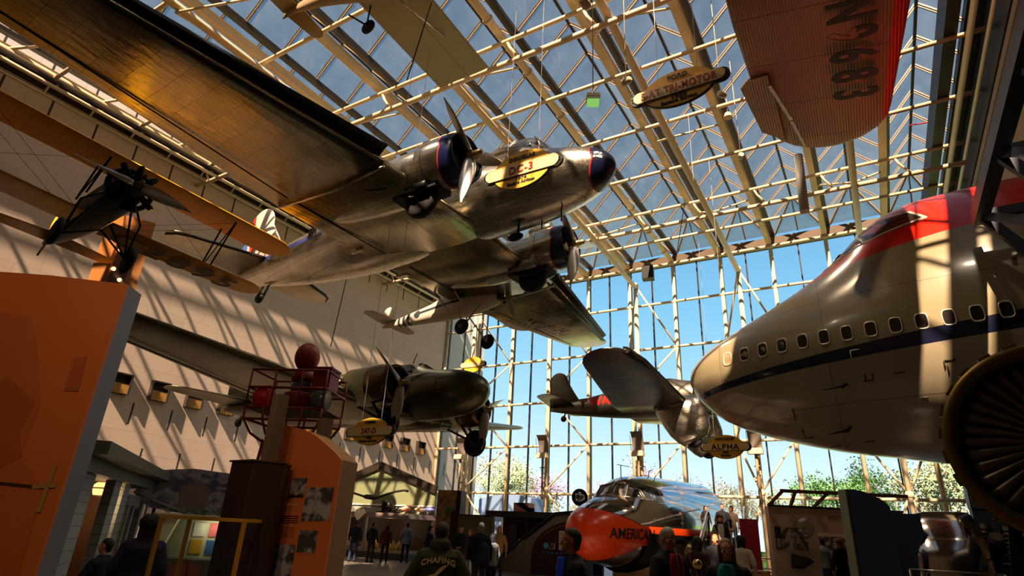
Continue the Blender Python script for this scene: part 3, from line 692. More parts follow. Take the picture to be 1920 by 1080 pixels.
# ---------------------------------------------------------------- single-engined silver monoplane with trouser fairings
def alpha():
    t = thing('monoplane', 'small silver low-wing monoplane with red letters on its fuselage behind the jumbo nose', 'airplane', mat=pose(*POSE['alpha']))
    secs = [(-1.1, .62, .64, -.62, 0), (-1.8, .7, .78, -.72, 0), (-2.6, .72, .95, -.74, 0), (-3.4, .70, .92, -.72, 0), (-5, .56, .66, -.58, 0), (-6.6, .34, .42, -.36, .02), (-8.3, .05, .2, -.02, .08)]
    MB().rings(body_rings(secs, 32, 40)).build('fuselage', M_alud, t)
    MB().lathe([(-.05, .48), (.05, .56), (.02, .66), (-.2, .74), (-.7, .78), (-1.15, .74), (-1.1, .66), (-.3, .6)], (0, 0, 0), 'x', 36, cap=False).build('cowling', M_alu, t)
    MB().lathe([(-1.2, .6), (-1.0, .73), (-1.25, .74), (-1.4, .66)], (0, 0, 0), 'x', 32).build('cowl_band', M_alud, t)
    radial(t, (-.45, 0, 0), .6, 9, .3); propeller(t, (.12, 0, 0), 1.35, 2, 20, .11)
    for s in (-1, 1):
        wing_mb([(0, -1.5, 3.1, -.5, .15), (s * 1.6, -1.55, 3.0, -.5, .15), (s * 5.1, -2.0, 2.35, .15, .12)], 14).build('wing', alu('stained_wing', (120, 112, 104), .3, (.7, .5), .45, .4) if s < 0 else M_aluw, t)
        MB().rings([[(a + dx, s * yy, zz + dz) for dx, dz in ((.06, 0), (-.1, .12), (-.26, .16), (-.26, -.1), (-.1, -.1))] for yy, a, zz in ((.8, -1.52, -.42), (1.6, -1.56, -.42), (5.1, -2.0, .18), (5.9, -2.25, .32))]).build('deicing_boot', M_boot, t)
        R = []
        for z_, x0, x1, hw in ((-.35, -.95, -3.0, .30), (-.8, -.85, -2.8, .32), (-1.3, -.72, -2.55, .34), (-1.7, -.72, -2.3, .33), (-2.0, -.85, -2.0, .27), (-2.15, -1.1, -1.75, .12)):
            xm, xr = (x0 + x1) / 2, (x0 - x1) / 2
            R.append([(xm + xr * math.cos(a), s * 1.25 + hw * math.sin(a), z_ + .12 * math.cos(a)) for a in [2 * PI * k / 24 for k in range(24)]])
        MB().rings(R).build('wheel_fairing', M_alu, t)
        wheel(t, (-1.4, s * 1.25, -2.0), .33, .2)
        wing_mb([(s * .05, -7.0, 1.3, .18, .09), (s * 1.7, -7.15, .95, .2, .08)], 8).build('tailplane', M_aluw, t)
    wing_mb([(.1, -6.6, 1.5, 0, .09), (.9, -7.1, 1.2, 0, .08), (1.35, -7.35, 1.0, 0, .08)], 8, vertical=True).build('tail_fin', M_alud, t)
    wheel(t, (-7.6, 0, -.42), .14, .1); MB().tube([(-7.6, .07, -.42), (-7.5, 0, -.1)], .03, 6).tube([(-7.6, -.07, -.42), (-7.5, 0, -.1)], .03, 6).build('tail_wheel_strut', M_alud, t)
    def side(a, b, c):
        X = -5.75 + a; return (X, -float(np.interp(-X, [3.4, 5, 6.6, 8.3], [.70, .56, .34, .05])) * math.sqrt(max(.2, 1 - (b / .6) ** 2)) - .015 - c, .1 + b)
    text_obj('WA', 'lettering', paint('bright_red_letter', (226, 30, 20), .4), t, .62, .004, fn=lambda a, b, c: side(a + .15, b, c), bold=.02)
    text_obj('T', 'lettering', paint('shaded_red_letter', (92, 22, 24), .4), t, .62, .004, fn=lambda a, b, c: side(a - .72, b, c), bold=.02)  # same red as the other letters, darkened to paint in the shading
    MB().tube([(-2.9, 0, .9), (-2.9, 0, 1.35)], .015, 6).build('antenna', M_blk, t)
alpha()

# ---------------------------------------------------------------- yellow-winged mail biplane
def mail():
    t = thing('biplane', 'black mail biplane with yellow wings hanging above the orange panel', 'airplane', mat=pose(*POSE['mail']))
    g = G('yellow_fabric', .5); x, y, z = g.xyz()
    rib = g.lt(g.math('FRACT', g.mul(y, 3.2)), .06)
    c = g.vary(srgb(240, 166, 12), .10, 2); g.color(g.mix(g.mul(rib, .35), c, srgb(190, 130, 20))); g.bump(rib, .1, .02); MYel = g.m
    Mbk = paint('black_fabric', (30, 27, 24), .5, 0, .2, 4); Mmark = paint('olive_mark', (84, 66, 18), .6)
    secs = [(-.35, .34, .34, -.36, 0), (-.9, .4, .42, -.44, 0), (-1.8, .4, .46, -.46, 0), (-2.6, .4, .46, -.46, 0), (-3.6, .36, .34, -.42, 0), (-5, .22, .2, -.28, 0), (-6.3, .05, .06, -.08, 0)]
    MB().rings(body_rings(secs, 24, 30, .8)).build('fuselage', Mbk, t)
    radial(t, (-.12, 0, 0), .66, 9, .3); MB().tube([(-.3, .5 * math.cos(2 * PI * k / 20), .5 * math.sin(2 * PI * k / 20)) for k in range(21)], .07, 8).build('exhaust_ring', M_blk, t); 
    propeller(t, (.12, 0, 0), 1.36, 2, 90, .08, M_steel)
    wing_mb([(-4.75, -1.05, 1.35, 1.12, .11), (-4.5, -1.0, 1.42, 1.11, .11), (4.5, -1.0, 1.42, 1.11, .11)], 10).build('upper_wing', MYel, t)
    for s in (-1, 1):
        wing_mb([(s * .35, -1.75, 1.2, -.38, .11), (s * 4.35, -1.75, 1.2, -.28, .11)], 10).build('lower_wing', MYel, t)
        for y_ in (.45, 3.1):
            zl = -.3; MB().tube([(-2.0, s * y_, zl + (.5 if y_ < 1 else 0)), (-1.25, s * y_, 1.08)], .028, 6).tube([(-2.7, s * y_, zl + (.5 if y_ < 1 else 0)), (-2.1, s * y_, 1.08)], .028, 6).tube([(-2.7, s * y_, zl + (.5 if y_ < 1 else 0)), (-1.25, s * y_, 1.08)], .018, 6).build('wing_strut', M_blk, t)
        MB().tube([(-2.0, s * .5, -.3), (-1.3, s * 3.1, 1.05)], .005, 4).tube([(-1.3, s * .5, 1.0), (-2.0, s * 3.1, -.3)], .005, 4).tube([(-2.6, s * .5, -.3), (-2.1, s * 3.1, 1.05)], .005, 4).build('bracing_wire', M_blk, t)
        wheel(t, (-1.1, s * .82, -1.42), .36, .14, M_blk)
        MB().tube([(-.75, s * .34, -.3), (-1.1, s * .72, -1.42)], .03, 6).tube([(-1.9, s * .34, -.42), (-1.1, s * .72, -1.42)], .03, 6).tube([(-1.1, s * .72, -1.42), (-1.1, 0, -.95)], .025, 6).tube([(-1.1, s * .72, -1.42), (-.9, s * .7, -.5), (-.7, s * .38, -.15)], .03, 6).build('landing_strut', M_blk, t)
        wing_mb([(s * .05, -5.2, 1.0, .05, .07), (s * 1.35, -5.45, .75, .05, .06)], 8).build('tailplane', MYel, t)
    wing_mb([(0, -5.6, .9, 0, .07), (.75, -5.9, .7, 0, .06)], 8, vertical=True).build('tail_fin', MYel, t)
    MB().tube([(-6.0, 0, -.05), (-6.35, 0, -.42)], .03, 6).build('tail_skid', M_brass, t)
    for i, ch in enumerate('C2895'):
        text_obj(ch, 'lettering', Mmark, t, 1.2, .004, M=basis((-2.38, .95 + .72 * i, -.475 + .018 * i), (0, 1, .025), (1, 0, 0)), bold=.02)
mail()

# ---------------------------------------------------------------- grey fabric high-wing plane
def cub():
    t = thing('monoplane', 'light grey high-wing fabric plane with dark stripes behind the silver airliner wing', 'airplane', mat=pose(*POSE['cub']))
    g = G('grey_fabric', .6); x, y, z = g.xyz()
    band = g.mul(g.lt(x, -1.7), g.mul(g.gt(x, -4.3), g.lt(g.ab(g.sub(z, .02)), .06)))
    st = g.mul(g.mul(g.lt(x, -4.55), g.gt(x, -5.3)), g.lt(g.math('FRACT', g.mul(x, 3.4)), .5))
    ck = g.lt(g.math('SQRT', g.add(g.mul(g.add(x, 4.1), g.add(x, 4.1)), g.mul(z, z))), .18)
    c = g.mix(g.mx(g.mx(band, st), ck), g.vary(srgb(186, 176, 156), .08, 3), srgb(40, 46, 48)); g.color(c); Mf = g.m
    secs = [(-.1, .3, .3, -.35, 0), (-.8, .38, .42, -.45, 0), (-1.6, .4, .75, -.5, 0), (-2.6, .38, .7, -.48, 0), (-3.4, .32, .36, -.4, 0), (-5, .18, .2, -.24, 0), (-6.3, .04, .1, -.06, 0)]
    MB().rings(body_rings(secs, 24, 30, .75)).build('fuselage', Mf, t)
    radial(t, (0, 0, 0), .42, 5, .2); propeller(t, (.25, 0, 0), 1.05, 2, 30, .08)
    wing_mb([(-4.6, -1.1, 1.6, .95, .12), (4.6, -1.1, 1.6, .95, .12)], 10).build('wing', Mf, t)
    for s in (-1, 1):
        MB().tube([(-1.5, s * .36, -.35), (-1.4, s * 2.8, .9)], .03, 6).tube([(-2.3, s * .36, -.35), (-2.3, s * 2.8, .9)], .03, 6).build('wing_strut', Mf, t)
        wheel(t, (-1.2, s * .85, -1.45), .31, .16, Mf)
        MB().tube([(-.8, s * .3, -.4), (-1.2, s * .78, -1.45)], .03, 6).tube([(-1.8, s * .3, -.42), (-1.2, s * .78, -1.45)], .03, 6).build('landing_strut', Mf, t)
        wing_mb([(s * .03, -5.35, .95, .12, .06), (s * 1.15, -5.6, .6, .12, .06)], 8).build('tailplane', Mf, t)
    wing_mb([(.05, -5.5, .9, 0, .07), (.6, -5.75, .65, 0, .06)], 8, vertical=True).build('tail_fin', Mf, t)
cub()

# ---------------------------------------------------------------- tan fabric high-wing plane at the top
def fairchild():
    t = thing('monoplane', 'high-wing plane with a square-cut tan fabric wing close under the skylight', 'airplane', mat=pose(*POSE['fc']))
    g = G('tan_fabric', .65); x, y, z = g.xyz()
    sp = g.lt(g.ab(g.add(x, 3.0)), .02); g.color(g.mix(sp, g.vary(srgb(134, 118, 82), .15, 1.5), srgb(92, 78, 50))); Mf = g.m
    wing_mb([(-6.7, -1.75, 3.1, 1.1, .09), (6.7, -1.75, 3.1, 1.1, .09)], 10, tip=False).build('wing', Mf, t)
    secs = [(-.4, .4, 1.2, .2, .7), (-1.2, .5, 1.6, .0, .8), (-2, .5, 1.7, -.1, .8), (-3.6, .5, 1.75, .2, 1), (-5, .42, 2.0, .8, 1.4), (-7, .25, 2.4, 1.6, 2), (-9.4, .05, 2.6, 2.3, 2.4)]
    MB().rings(body_rings(secs, 24, 30, .7)).build('fuselage', Mf, t)
    radial(t, (-.1, 0, .7), .45, 9, .3); propeller(t, (.2, 0, .7), 1.35, 2, 10, .1)
    for s in (-1, 1):
        MB().tube([(-2.5, s * .5, .05), (-2.5, s * 3.9, .98)], .045, 8).build('wing_strut', M_alu, t)
        wheel(t, (-4.6, s * 1.1, .0), .36, .2)
        MB().tube([(-3.9, s * .45, .3), (-4.6, s * 1.0, .0)], .04, 6).tube([(-5.2, s * .4, .4), (-4.6, s * 1.0, .0)], .04, 6).build('landing_strut', M_blk, t)
        wing_mb([(s * .05, -8.4, 1.1, 2.4, .07), (s * 1.5, -8.6, .8, 2.4, .07)], 8).build('tailplane', Mf, t)
    wing_mb([(2.1, -8.5, 1.1, 0, .07), (2.5, -8.8, .8, 0, .06)], 8, vertical=True).build('tail_fin', Mf, t)
fairchild()

# ---------------------------------------------------------------- three-engined corrugated airliner, only the wing shows
def trimotor():
    t = thing('airliner', 'corrugated tan airliner with a red wing edge overhead at the skylight', 'airplane', mat=pose(*POSE['tri']))
    g = G('corrugated_skin', .45, .35, .4); x, y, z = g.xyz()
    wv = g.math('SINE', g.mul(x, 2 * PI / .075)); g.bump(wv, .5, .012)
    sm = g.lt(g.math('FRACT', g.mul(y, .55)), .012)
    red = g.gt(g.add(x, g.mul(y, .055)), -.02)
    g.color(g.mix(red, g.mix(sm, g.vary(srgb(146, 108, 84), .14, 1.2), srgb(70, 50, 40)), srgb(196, 34, 22))); Mc = g.m
    for s in (-1, 1):
        wing_mb([(0, .35, 4.4, .0, .16), (s * 5.6, .05, 4.05, -.1, .14), (s * 9.95, -.35, 3.45, .0, .11)], 14).build('wing', Mc, t)
        ai = MB(); ai.prism([(-3.4, s * 7.6, -.16), (-4.0, s * 7.7, -.14), (-4.22, s * 8.0, -.12), (-3.95, s * 10.3, -.04), (-3.3, s * 10.9, -.04)], (0, 0, .06)); ai.build('aileron', Mc, t)
        MB().bar((-3.4, s * 7.9, -.27), (-3.0, s * 9.7, -.2), .1, .06).build('aileron_track', M_alu, t); MB().bar((-3.0, s * 9.75, -.2), (-2.75, s * 11.2, -.16), .09, .05).build('aileron_track', M_alu, t)
    MB().tube([(.1, 11.0, -.1), (.55, 11.0, -.1)], .02, 6).build('pitot', M_redp, t)
    secs = [(.25, .6, .5, -1.2, -.4), (-4, .7, .7, -1.4, -.4), (-8, .5, .4, -.8, -.2), (-11.5, .06, .1, -.1, 0)]
    MB().rings(body_rings(secs, 24, 30, .7)).build('fuselage', Mc, t)
    Mb = paint('black_letter', (30, 26, 28), .5)
    for i, ch in enumerate('N9683'):
        yy = 5.72 + .79 * i; text_obj(ch, 'lettering', Mb, t, 1.5, .01, M=basis((-1.3, yy, -.42 + .025 * i), (0, 1, .04), (1, 0, 0)) @ Matrix.Rotation(0, 4, 'Y'), sx=.62, bold=.045)
trimotor()

# ---------------------------------------------------------------- jumbo jet nose on the right wall
def jumbo():
    t = thing('jumbo_jet_nose', 'huge jumbo jet nose with a red top band and navy line at the right wall', 'airplane nose', mat=pose(*POSE['jumbo']))
    g = G('jumbo_skin', .2, .0, .5); x, y, z = g.xyz(); ax = g.mul(x, -1.)
    lz = g.add(-.80, g.mul(ax, .075)); hwid = g.add(.06, g.mul(ax, .018))
    line = g.lt(g.ab(g.sub(z, lz)), hwid)
    rz = g.add(1.45, g.mul(ax, .13))
    red = g.mul(g.gt(z, rz), g.gt(ax, 3.0)); redl = g.mul(red, g.lt(z, g.add(rz, .04)))
    seam = g.mx(g.lt(g.ab(g.sub(z, 1.05)), .008), g.mx(g.lt(g.ab(g.sub(ax, 4.05)), .008), g.mx(g.lt(g.ab(g.sub(z, -1.55)), .008), g.lt(g.ab(g.sub(ax, 1.25)), .006))))
    base = g.mix(g.gt(z, lz), g.vary(srgb(146, 134, 108), .06, 2), g.vary(srgb(142, 130, 98), .06, 2))
    c = g.mix(seam, base, srgb(96, 88, 72)); c = g.mix(red, c, srgb(214, 36, 20)); c = g.mix(line, c, srgb(20, 22, 44)); g.color(c)
    g.b.inputs['Coat Weight'].default_value = .3; g.b.inputs['Coat Roughness'].default_value = .08
    g.bump(g.noise(.8, 3), .04, .05)
    secs = [(0, .05, -.05, -.2, -.12), (-.12, .38, .25, -.5, -.1), (-.5, .95, .58, -1.0, -.1), (-1.0, 1.4, .9, -1.4, -.1), (-2, 1.98, 1.4, -1.86, -.1), (-3, 2.4, 1.9, -2.15, -.1), (-4, 2.7, 2.5, -2.38, -.1), (-4.7, 2.84, 3.05, -2.5, -.12), (-5.3, 2.95, 3.65, -2.58, -.15), (-6, 3.05, 4.15, -2.7, -.2), (-7, 3.15, 4.42, -2.8, -.2), (-8.5, 3.22, 4.5, -2.92, -.2), (-10.6, 3.25, 4.52, -3.0, -.2)]
    R = body_rings(secs, 64, 90)
    MB().rings(R).build('fuselage', g.m, t)
    S = np.array([(-a[0], a[1], a[2], a[3], a[4]) for a in secs])
    def sk(X, Z, o=0.):     # skin point at (x, z) on the port side, pushed out by o
        W, T, Bm, Zm = [float(pchip(S[:, 0], S[:, i], np.array([-X]))[0]) for i in (1, 2, 3, 4)]
        h = (T - Zm) if Z > Zm else (Zm - Bm); u = min(.995, abs(Z - Zm) / h); yy = W * math.sqrt(1 - u * u)
        n_ = Vector((0, yy / W**2, (Z - Zm) / h**2)).normalized(); return Vector((X, yy, Z)) + n_ * o
    Mf = paint('window_rim', (214, 206, 186), .3, .3); Mg = paint('smoked_window', (40, 34, 28), .12, 0, .2, 3, .7); Mly = paint('lit_cabin', (200, 140, 90), .5)
    for s in (1, -1):
        for i in range(14):
            x0 = -1.5 - .508 * i; W_, H_ = .105, .16
            P = [(W_ * math.copysign(abs(math.cos(a)) ** .55, math.cos(a)), H_ * math.copysign(abs(math.sin(a)) ** .55, math.sin(a))) for a in [2 * PI * k / 20 for k in range(20)]]
            f = lambda k, o: [Vector((v.x, v.y * s, v.z)) for v in [sk(x0 + a * k, b * k + .02, o) for a, b in P]]
            mb = MB().rings([f(1.28, -.01), f(1.24, .014), f(1.06, .014), f(1.0, -.03)], cap0=False, cap1=False)
            o = mb.build('window_rim', Mf, t); MB()._a(f(1.02, .004), [tuple(range(20))]).build('window_glass', Mg if i else Mly, o)
        # cockpit glazing
        for P in ([(-4.45, 2.52), (-5.15, 3.28), (-5.32, 2.72)], [(-5.40, 2.74), (-5.24, 3.34), (-5.95, 3.44), (-6.45, 3.42), (-6.7, 3.02)], [(-4.30, 2.5), (-4.95, 3.24), (-4.70, 3.22), (-4.15, 2.62)]):
            cx_ = sum(p[0] for p in P) / len(P); cz_ = sum(p[1] for p in P) / len(P)
            def den(k, o):
                q = []
                for (a, b), (c_, d) in zip(P, P[1:] + P[:1]):
                    for u in (0, .25, .5, .75): q.append(sk(cx_ + (a + (c_ - a) * u - cx_) * k, cz_ + (b + (d - b) * u - cz_) * k, o))
                return [Vector((v.x, v.y * s, v.z)) for v in q]
            o = MB().rings([den(1.14, -.01), den(1.12, .018), den(1.0, .018), den(.98, -.02)], cap0=False, cap1=False).build('cockpit_rim', Mf, t)
            ring = den(1.0, .012); c0 = sk(cx_, cz_, .012); c0 = Vector((c0.x, c0.y * s, c0.z))
            MB()._a(ring + [c0], [(k, (k + 1) % len(ring), len(ring)) for k in range(len(ring))]).build('cockpit_window', Mg, o)
    Mk = paint('dark_marking', (52, 46, 34), .5)
    for (X, Z) in ((-4.35, -1.15), (-4.25, -2.0)):       # air-data probes
        a = sk(X, Z, .02); b = sk(X + .1, Z, .12); mb = MB().tube([a, b], .03, 8); c_ = sk(X + .55, Z - .03, .12); mb.tube([b, c_], [.03, .012], 8).ball(b, .06, .03, .05, 10); mb.build('air_probe', M_blk, t)
    def ell(X, Z, dx, dz, w_=.025):
        mb = MB()
        for (a, b) in (((0, 0), (dx, 0)), ((0, 0), (0, dz))):
            if a == b: continue
            p = [sk(X + a[0] + (b[0] - a[0]) * u, Z + a[1] + (b[1] - a[1]) * u, .006) for u in (0, .5, 1)]; mb.tube(p, w_ * .6, 5)
        return mb
    for a in ((-4.75, -.98, .0, -.16), (-4.9, -1.14, .2, .14), (-5.55, -1.05, .22, 0), (-6.35, -1.0, -.0, -.2), (-6.3, -.92, -.22, -.16), (-3.0, -1.5, 0, -.25), (-3.1, -2.1, -.2, .16), (-3.9, -2.3, .25, 0), (-4.7, -2.3, .25, 0), (-6.7, -2.3, .2, .16), (-5.9, -1.6, .14, 0), (-6.2, -1.95, .14, 0)): ell(*a).build('marking', Mk, t)
    for a in ((-4.55, -.42, -.2, -.18),): ell(*a).build('marking', Mf, t)
    MB().tube([sk(-8.0, 1.2, .02), sk(-8.0, 1.2, .2)], .05, 8).build('door_handle', M_alu, t)
jumbo()
# ---------------------------------------------------------------- exhibits
def ray_at(px, py, d):
    v = CR * ((px - 960) / FPX) - CU * ((py - 540) / FPX) + CF; return EYE + v * d
def quad(A, u, s0, s1, n, t0, t1):
    A = Vector((*A, 0)); u = Vector((*u, 0)).normalized(); n = Vector((*n, 0)).normalized()
    return [A + u * s0 + n * t0, A + u * s1 + n * t0, A + u * s1 + n * t1, A + u * s0 + n * t1]
def blk(mb, Q, z0, z1, mi=0): return mb.prism([(p.x, p.y, z0) for p in Q], (0, 0, z1 - z0), mi)
M_orange = paint('orange_panel', (210, 106, 38), .55, 0, .06, 2); M_orange2 = paint('bright_orange_panel', (226, 116, 50), .55, 0, .06, 2)
M_grey = paint('grey_edge_panel', (120, 122, 132), .5, 0, .08, 3); M_brown = paint('brown_panel', (96, 60, 34), .6, 0, .12, 3); M_dbrown = paint('dark_brown', (58, 34, 22), .6, 0, .15, 3)
M_paper = paint('paper_print', (206, 190, 176), .7, 0, .15, 14); M_ink = paint('dark_ink', (44, 32, 28), .7, 0, .3, 20); M_ghost = paint('faded_print', (198, 98, 34), .6, 0, .12, 4); M_ghost2 = paint('faded_print_dark', (180, 84, 28), .6, 0, .2, 3)
def photo_mat(name, seed):
    g = G(name, .6); mp = g.n('ShaderNodeMapping'); g.set(mp.inputs[0], g.co); mp.inputs['Location'].default_value = (seed * 3.1, seed * 7.7, seed)
    n_ = g.noise(5.5, 5, mp.outputs[0], .62); g.color(g.ramp(n_, [(.0, (.02, .014, .012)), (.45, (.07, .05, .045)), (.55, (.42, .34, .30)), (1, (.62, .52, .47))])); return g.m

# big orange panel
A, u, n = (-4.81, 2.09), (-.82, -.57), (-.57, .82)
t = thing('exhibit_wall', 'tall orange panel with a faded picture and a blue-grey edge at the left', 'exhibit panel', (A[0], A[1], 0))
def loc(mb, t): return mb.xf(Matrix.Translation(-Vector(t.location)))
top = [3.27, 3.285, 3.30, 3.30, 3.285, 3.26, 3.2]; ss = [0, .3, .6, .96, 1.5, 2.2, 3.0]
U = Vector((*u, 0)).normalized(); N = Vector((*n, 0)).normalized(); A3 = Vector((*A, 0))
def panel(mb, ss, top, A3, U, N, T, z0=0): 
    pts = [A3 + U * ss[0] + Vector((0, 0, z0))] + [A3 + U * s + Vector((0, 0, z)) for s, z in zip(ss, top)] + [A3 + U * ss[-1] + Vector((0, 0, z0))]
    return mb.prism(pts, N * T)
loc(panel(MB(), ss, top, A3, U, N, .03), t).build('face_board', M_orange, t)
loc(panel(MB(), ss, top, A3 + N * .03 , U, N, .19), t).build('panel_core', M_grey, t)
def decal(t, pts, mat, name, A3, U, N, off=.004):
    P = [A3 + U * s + Vector((0, 0, z)) - N * off for s, z in pts]; c = sum(P, Vector()) / len(P)
    mb = MB().prism(P, N * (off - .0005)); return loc(mb, t).build(name, mat, t)
decal(t, [(.08, 1.0), (.12, 1.75), (.34, 1.95), (.33, 2.3), (.5, 2.75), (.62, 2.95), (1.0, 3.0), (1.2, 2.5), (1.2, 1.0)], M_ghost, 'faded_figure', A3, U, N)
decal(t, [(.33, 1.95), (.4, 2.12), (.36, 2.32), (.62, 2.5), (.95, 2.2), (.9, 1.9), (.5, 1.82)], M_ghost2, 'faded_sleeve', A3, U, N, .006)
decal(t, [(.10, 2.42), (.12, 2.68), (.2, 2.66), (.2, 2.42)], M_ghost2, 'faded_mark', A3, U, N, .006)
decal(t, [(.12, 1.745), (.12, 1.765), (.9, 1.80), (.9, 1.78)], M_dbrown, 'printed_cord', A3, U, N, .007)
decal(t, [(.085, 1.60), (.115, 1.60), (.10, 1.90), (.075, 1.90)], paint('buckle_print', (176, 130, 66), .6), 'printed_buckle', A3, U, N, .008)
decal(t, [(.04, 1.76), (.04, 1.79), (.19, 1.775), (.19, 1.745)], paint('buckle_print2', (176, 130, 66), .6), 'printed_buckle_bar', A3, U, N, .008)

# arched orange panel
KK = 1.12; zz = lambda v: 1.64 + (v - 1.64) * KK
A3 = Vector((-4.99 * KK, 4.76 * KK, 0)); U = Vector((-.86, -.21, 0)).normalized(); N = Vector((-.3, .95, 0)).normalized()
t = thing('exhibit_wall', 'orange panel with a curved top carrying four old photographs and text', 'exhibit panel', tuple(A3))
ss = [0, .06, .122, .22, .316, .45, .621, .75, .883, 1.0]; top = [zz(v) for v in (2.261, 2.31, 2.355, 2.42, 2.48, 2.55, 2.598, 2.625, 2.64, 2.64)]; ss = [v * KK for v in ss]
def decal2(t, pts, *k): return decal(t, [(q[0] * KK, zz(q[1])) for q in pts], *k)
loc(panel(MB(), ss, top, A3, U, N, .03), t).build('face_board', M_orange2, t)
loc(panel(MB(), ss, top, A3 + N * .03, U, N, .40), t).build('panel_core', paint('tan_edge', (150, 108, 60), .6), t)
for i, (P, m) in enumerate((([(.585, 2.053), (.389, 2.063), (.394, 1.89), (.585, 1.88)], 3), ([(.368, 1.964), (.037, 1.973), (.039, 1.638), (.389, 1.623)], 5), ([(.377, 1.535), (.149, 1.54), (.15, 1.325), (.37, 1.323)], 8), ([(.676, 1.384), (.391, 1.389), (.391, 1.0), (.66, 1.0)], 11))):
    decal2(t, P[::-1], photo_mat('old_photo_%d' % m, m), 'photograph', A3, U, N)
decal2(t, [(.60, 1.85), (.60, 1.875), (.40, 1.885), (.40, 1.86)], M_ink, 'caption_bar', A3, U, N)
for k in range(4): decal2(t, [(.64, 1.66 - k * .022), (.64, 1.668 - k * .022), (.42, 1.674 - k * .022), (.42, 1.666 - k * .022)], M_ink, 'text_line', A3, U, N)
for k in range(6): decal2(t, [(.64, 1.55 - k * .02), (.64, 1.556 - k * .02), (.44, 1.56 - k * .02), (.44, 1.554 - k * .02)], M_ghost2, 'text_line', A3, U, N)
decal2(t, [(.63, 1.765), (.63, 1.79), (.45, 1.795), (.45, 1.77)], paint('pale_heading', (214, 150, 70), .6), 'heading_line', A3, U, N)

# brown pillar and the two steel posts
t = thing('pillar_case', 'dark brown angular pillar in front of the arched orange panel', 'pillar', (-6.2, 4.7, 0))
mb = MB().prism([(-6.58, 4.55, 0), (-6.11, 4.50, 0), (-5.95, 4.80, 0), (-6.2, 5.1, 0), (-6.62, 4.95, 0)], (0, 0, 2.23)); loc(mb, t).build('pillar_body', M_dbrown, t, bevel=.01)
loc(MB().prism([(-6.60, 4.53, 2.23), (-6.10, 4.48, 2.23), (-5.93, 4.80, 2.23), (-6.2, 5.12, 2.23), (-6.64, 4.96, 2.23)], (0, 0, .02)), t).build('pillar_lid', M_brown, t)
M_post = paint('brushed_post', (168, 142, 108), .35, .6, .1, 4)
for (x, y, z1, lb) in ((-6.22, 4.78, 3.05, 'tall square steel post rising from the brown pillar'), (-6.5, 5.8, 2.95, 'shorter square steel post behind the arched orange panel')):
    z0 = 2.25 if z1 > 3 else 0
    o = MB().box(-.075, .075, -.06, .06, 0, z1 - z0).box(-.078, .078, -.063, .063, (z1 - z0) * .55, (z1 - z0) * .56).box(-.085, -.075, -.07, .07, 0, z1 - z0).box(.075, .085, -.07, .07, 0, z1 - z0).build('steel_post', M_post); o.location = (x, y, z0); o.rotation_euler.z = -.25; tag(o, lb, 'post')

# airway beacon: red basket platform with a ball
t = thing('airway_beacon', 'red steel airway beacon tower platform with lamps and a round red ball on top', 'beacon', (-7.55, 6.1, 0), .42); t.scale = (.82, .85, 1)
Mr = paint('beacon_red', (120, 22, 14), .5, 0, .15, 6); Mb_ = paint('ball_red', (140, 44, 26), .5, 0, .15, 5); Mlens = paint('lamp_lens', (90, 92, 90), .1, .5)
MB().ball((0.05, 0, 4.02), .235, n=28).build('beacon_ball', Mb_, t)
MB().lathe([(3.62, .2), (3.66, .22), (3.78, .2), (3.82, .1), (3.86, .16), (3.88, .02)], (0.05, 0, 0), 'z', 20).build('ball_mount', Mr, t)
rl = MB()
for z_, hx in ((3.15, .72), (3.45, .74), (3.72, .72)):
    P = [(-hx, -.45, z_), (hx, -.45, z_), (hx, .45, z_), (-hx, .45, z_), (-hx, -.45, z_)]; rl.tube(P, .02, 6)
for sx in (-1, -.35, .35, 1):
    for sy in (-1, 1): rl.tube([(sx * .73, sy * .45, 3.15), (sx * .73, sy * .45, 3.74)], .018, 6)
rl.build('railing', Mr, t)
rb = MB()
for sx in (-1, -.5, 0, .5, 1):
    for sy in (-1, 1): rb.tube([(sx * .73, sy * .45, 3.15), (sx * .72, sy * .44, 2.98), (sx * .58, sy * .36, 2.78), (sx * .34, sy * .3, 2.66)], .022, 6)
rb.tube([(-.7, -.43, 2.98), (.7, -.43, 2.98), (.7, .43, 2.98), (-.7, .43, 2.98), (-.7, -.43, 2.98)], .02, 6); rb.build('basket_frame', Mr, t)
MB().box(-.7, .7, -.43, .43, 3.13, 3.16).build('platform', paint('expanded_steel', (70, 50, 30), .7), t)
MB().box(.38, .72, -.3, .1, 3.42, 3.78).box(.36, .74, -.32, .12, 3.78, 3.81).build('control_box', Mr, t)
MB().lathe([(3.16, .12), (3.2, .28), (3.42, .3), (3.44, .26)], (0.05, 0, 0), 'z', 24).build('lamp_base', Mr, t)
MB().lathe([(3.44, .2), (3.6, .2), (3.64, .12)], (0.05, 0, 0), 'z', 24).build('lamp_lens', Mlens, t)
MB().lathe([(-.1, .15), (.0, .19), (.16, .19), (.2, .15)], (-.55, -.28, 3.32), 'x', 20).build('side_lamp', paint('lamp_red', (200, 40, 24), .3), t)
MB().lathe([(-.1, .15), (.0, .19), (.16, .19), (.2, .15)], (.55, -.3, 3.3), 'x', 20).build('side_lamp', Mlens, t)
for sx in (-1, 1):
    for sy in (-1, 1): MB().tube([(sx * .34, sy * .3, 2.66), (sx * .5, sy * .5, 0)], .03, 6).build('tower_leg', Mr, t)
mb = MB()
for k in range(4):
    z0, z1 = .1 + k * .65, .75 + k * .65; f = lambda z: .5 - .16 * z / 2.66
    for sy in (-1, 1): mb.tube([(-f(z0), sy * f(z0), z0), (f(z1), sy * f(z1), z1)], .014, 5).tube([(f(z0), sy * f(z0), z0), (-f(z1), sy * f(z1), z1)], .014, 5)
mb.build('tower_bracing', Mr, t)

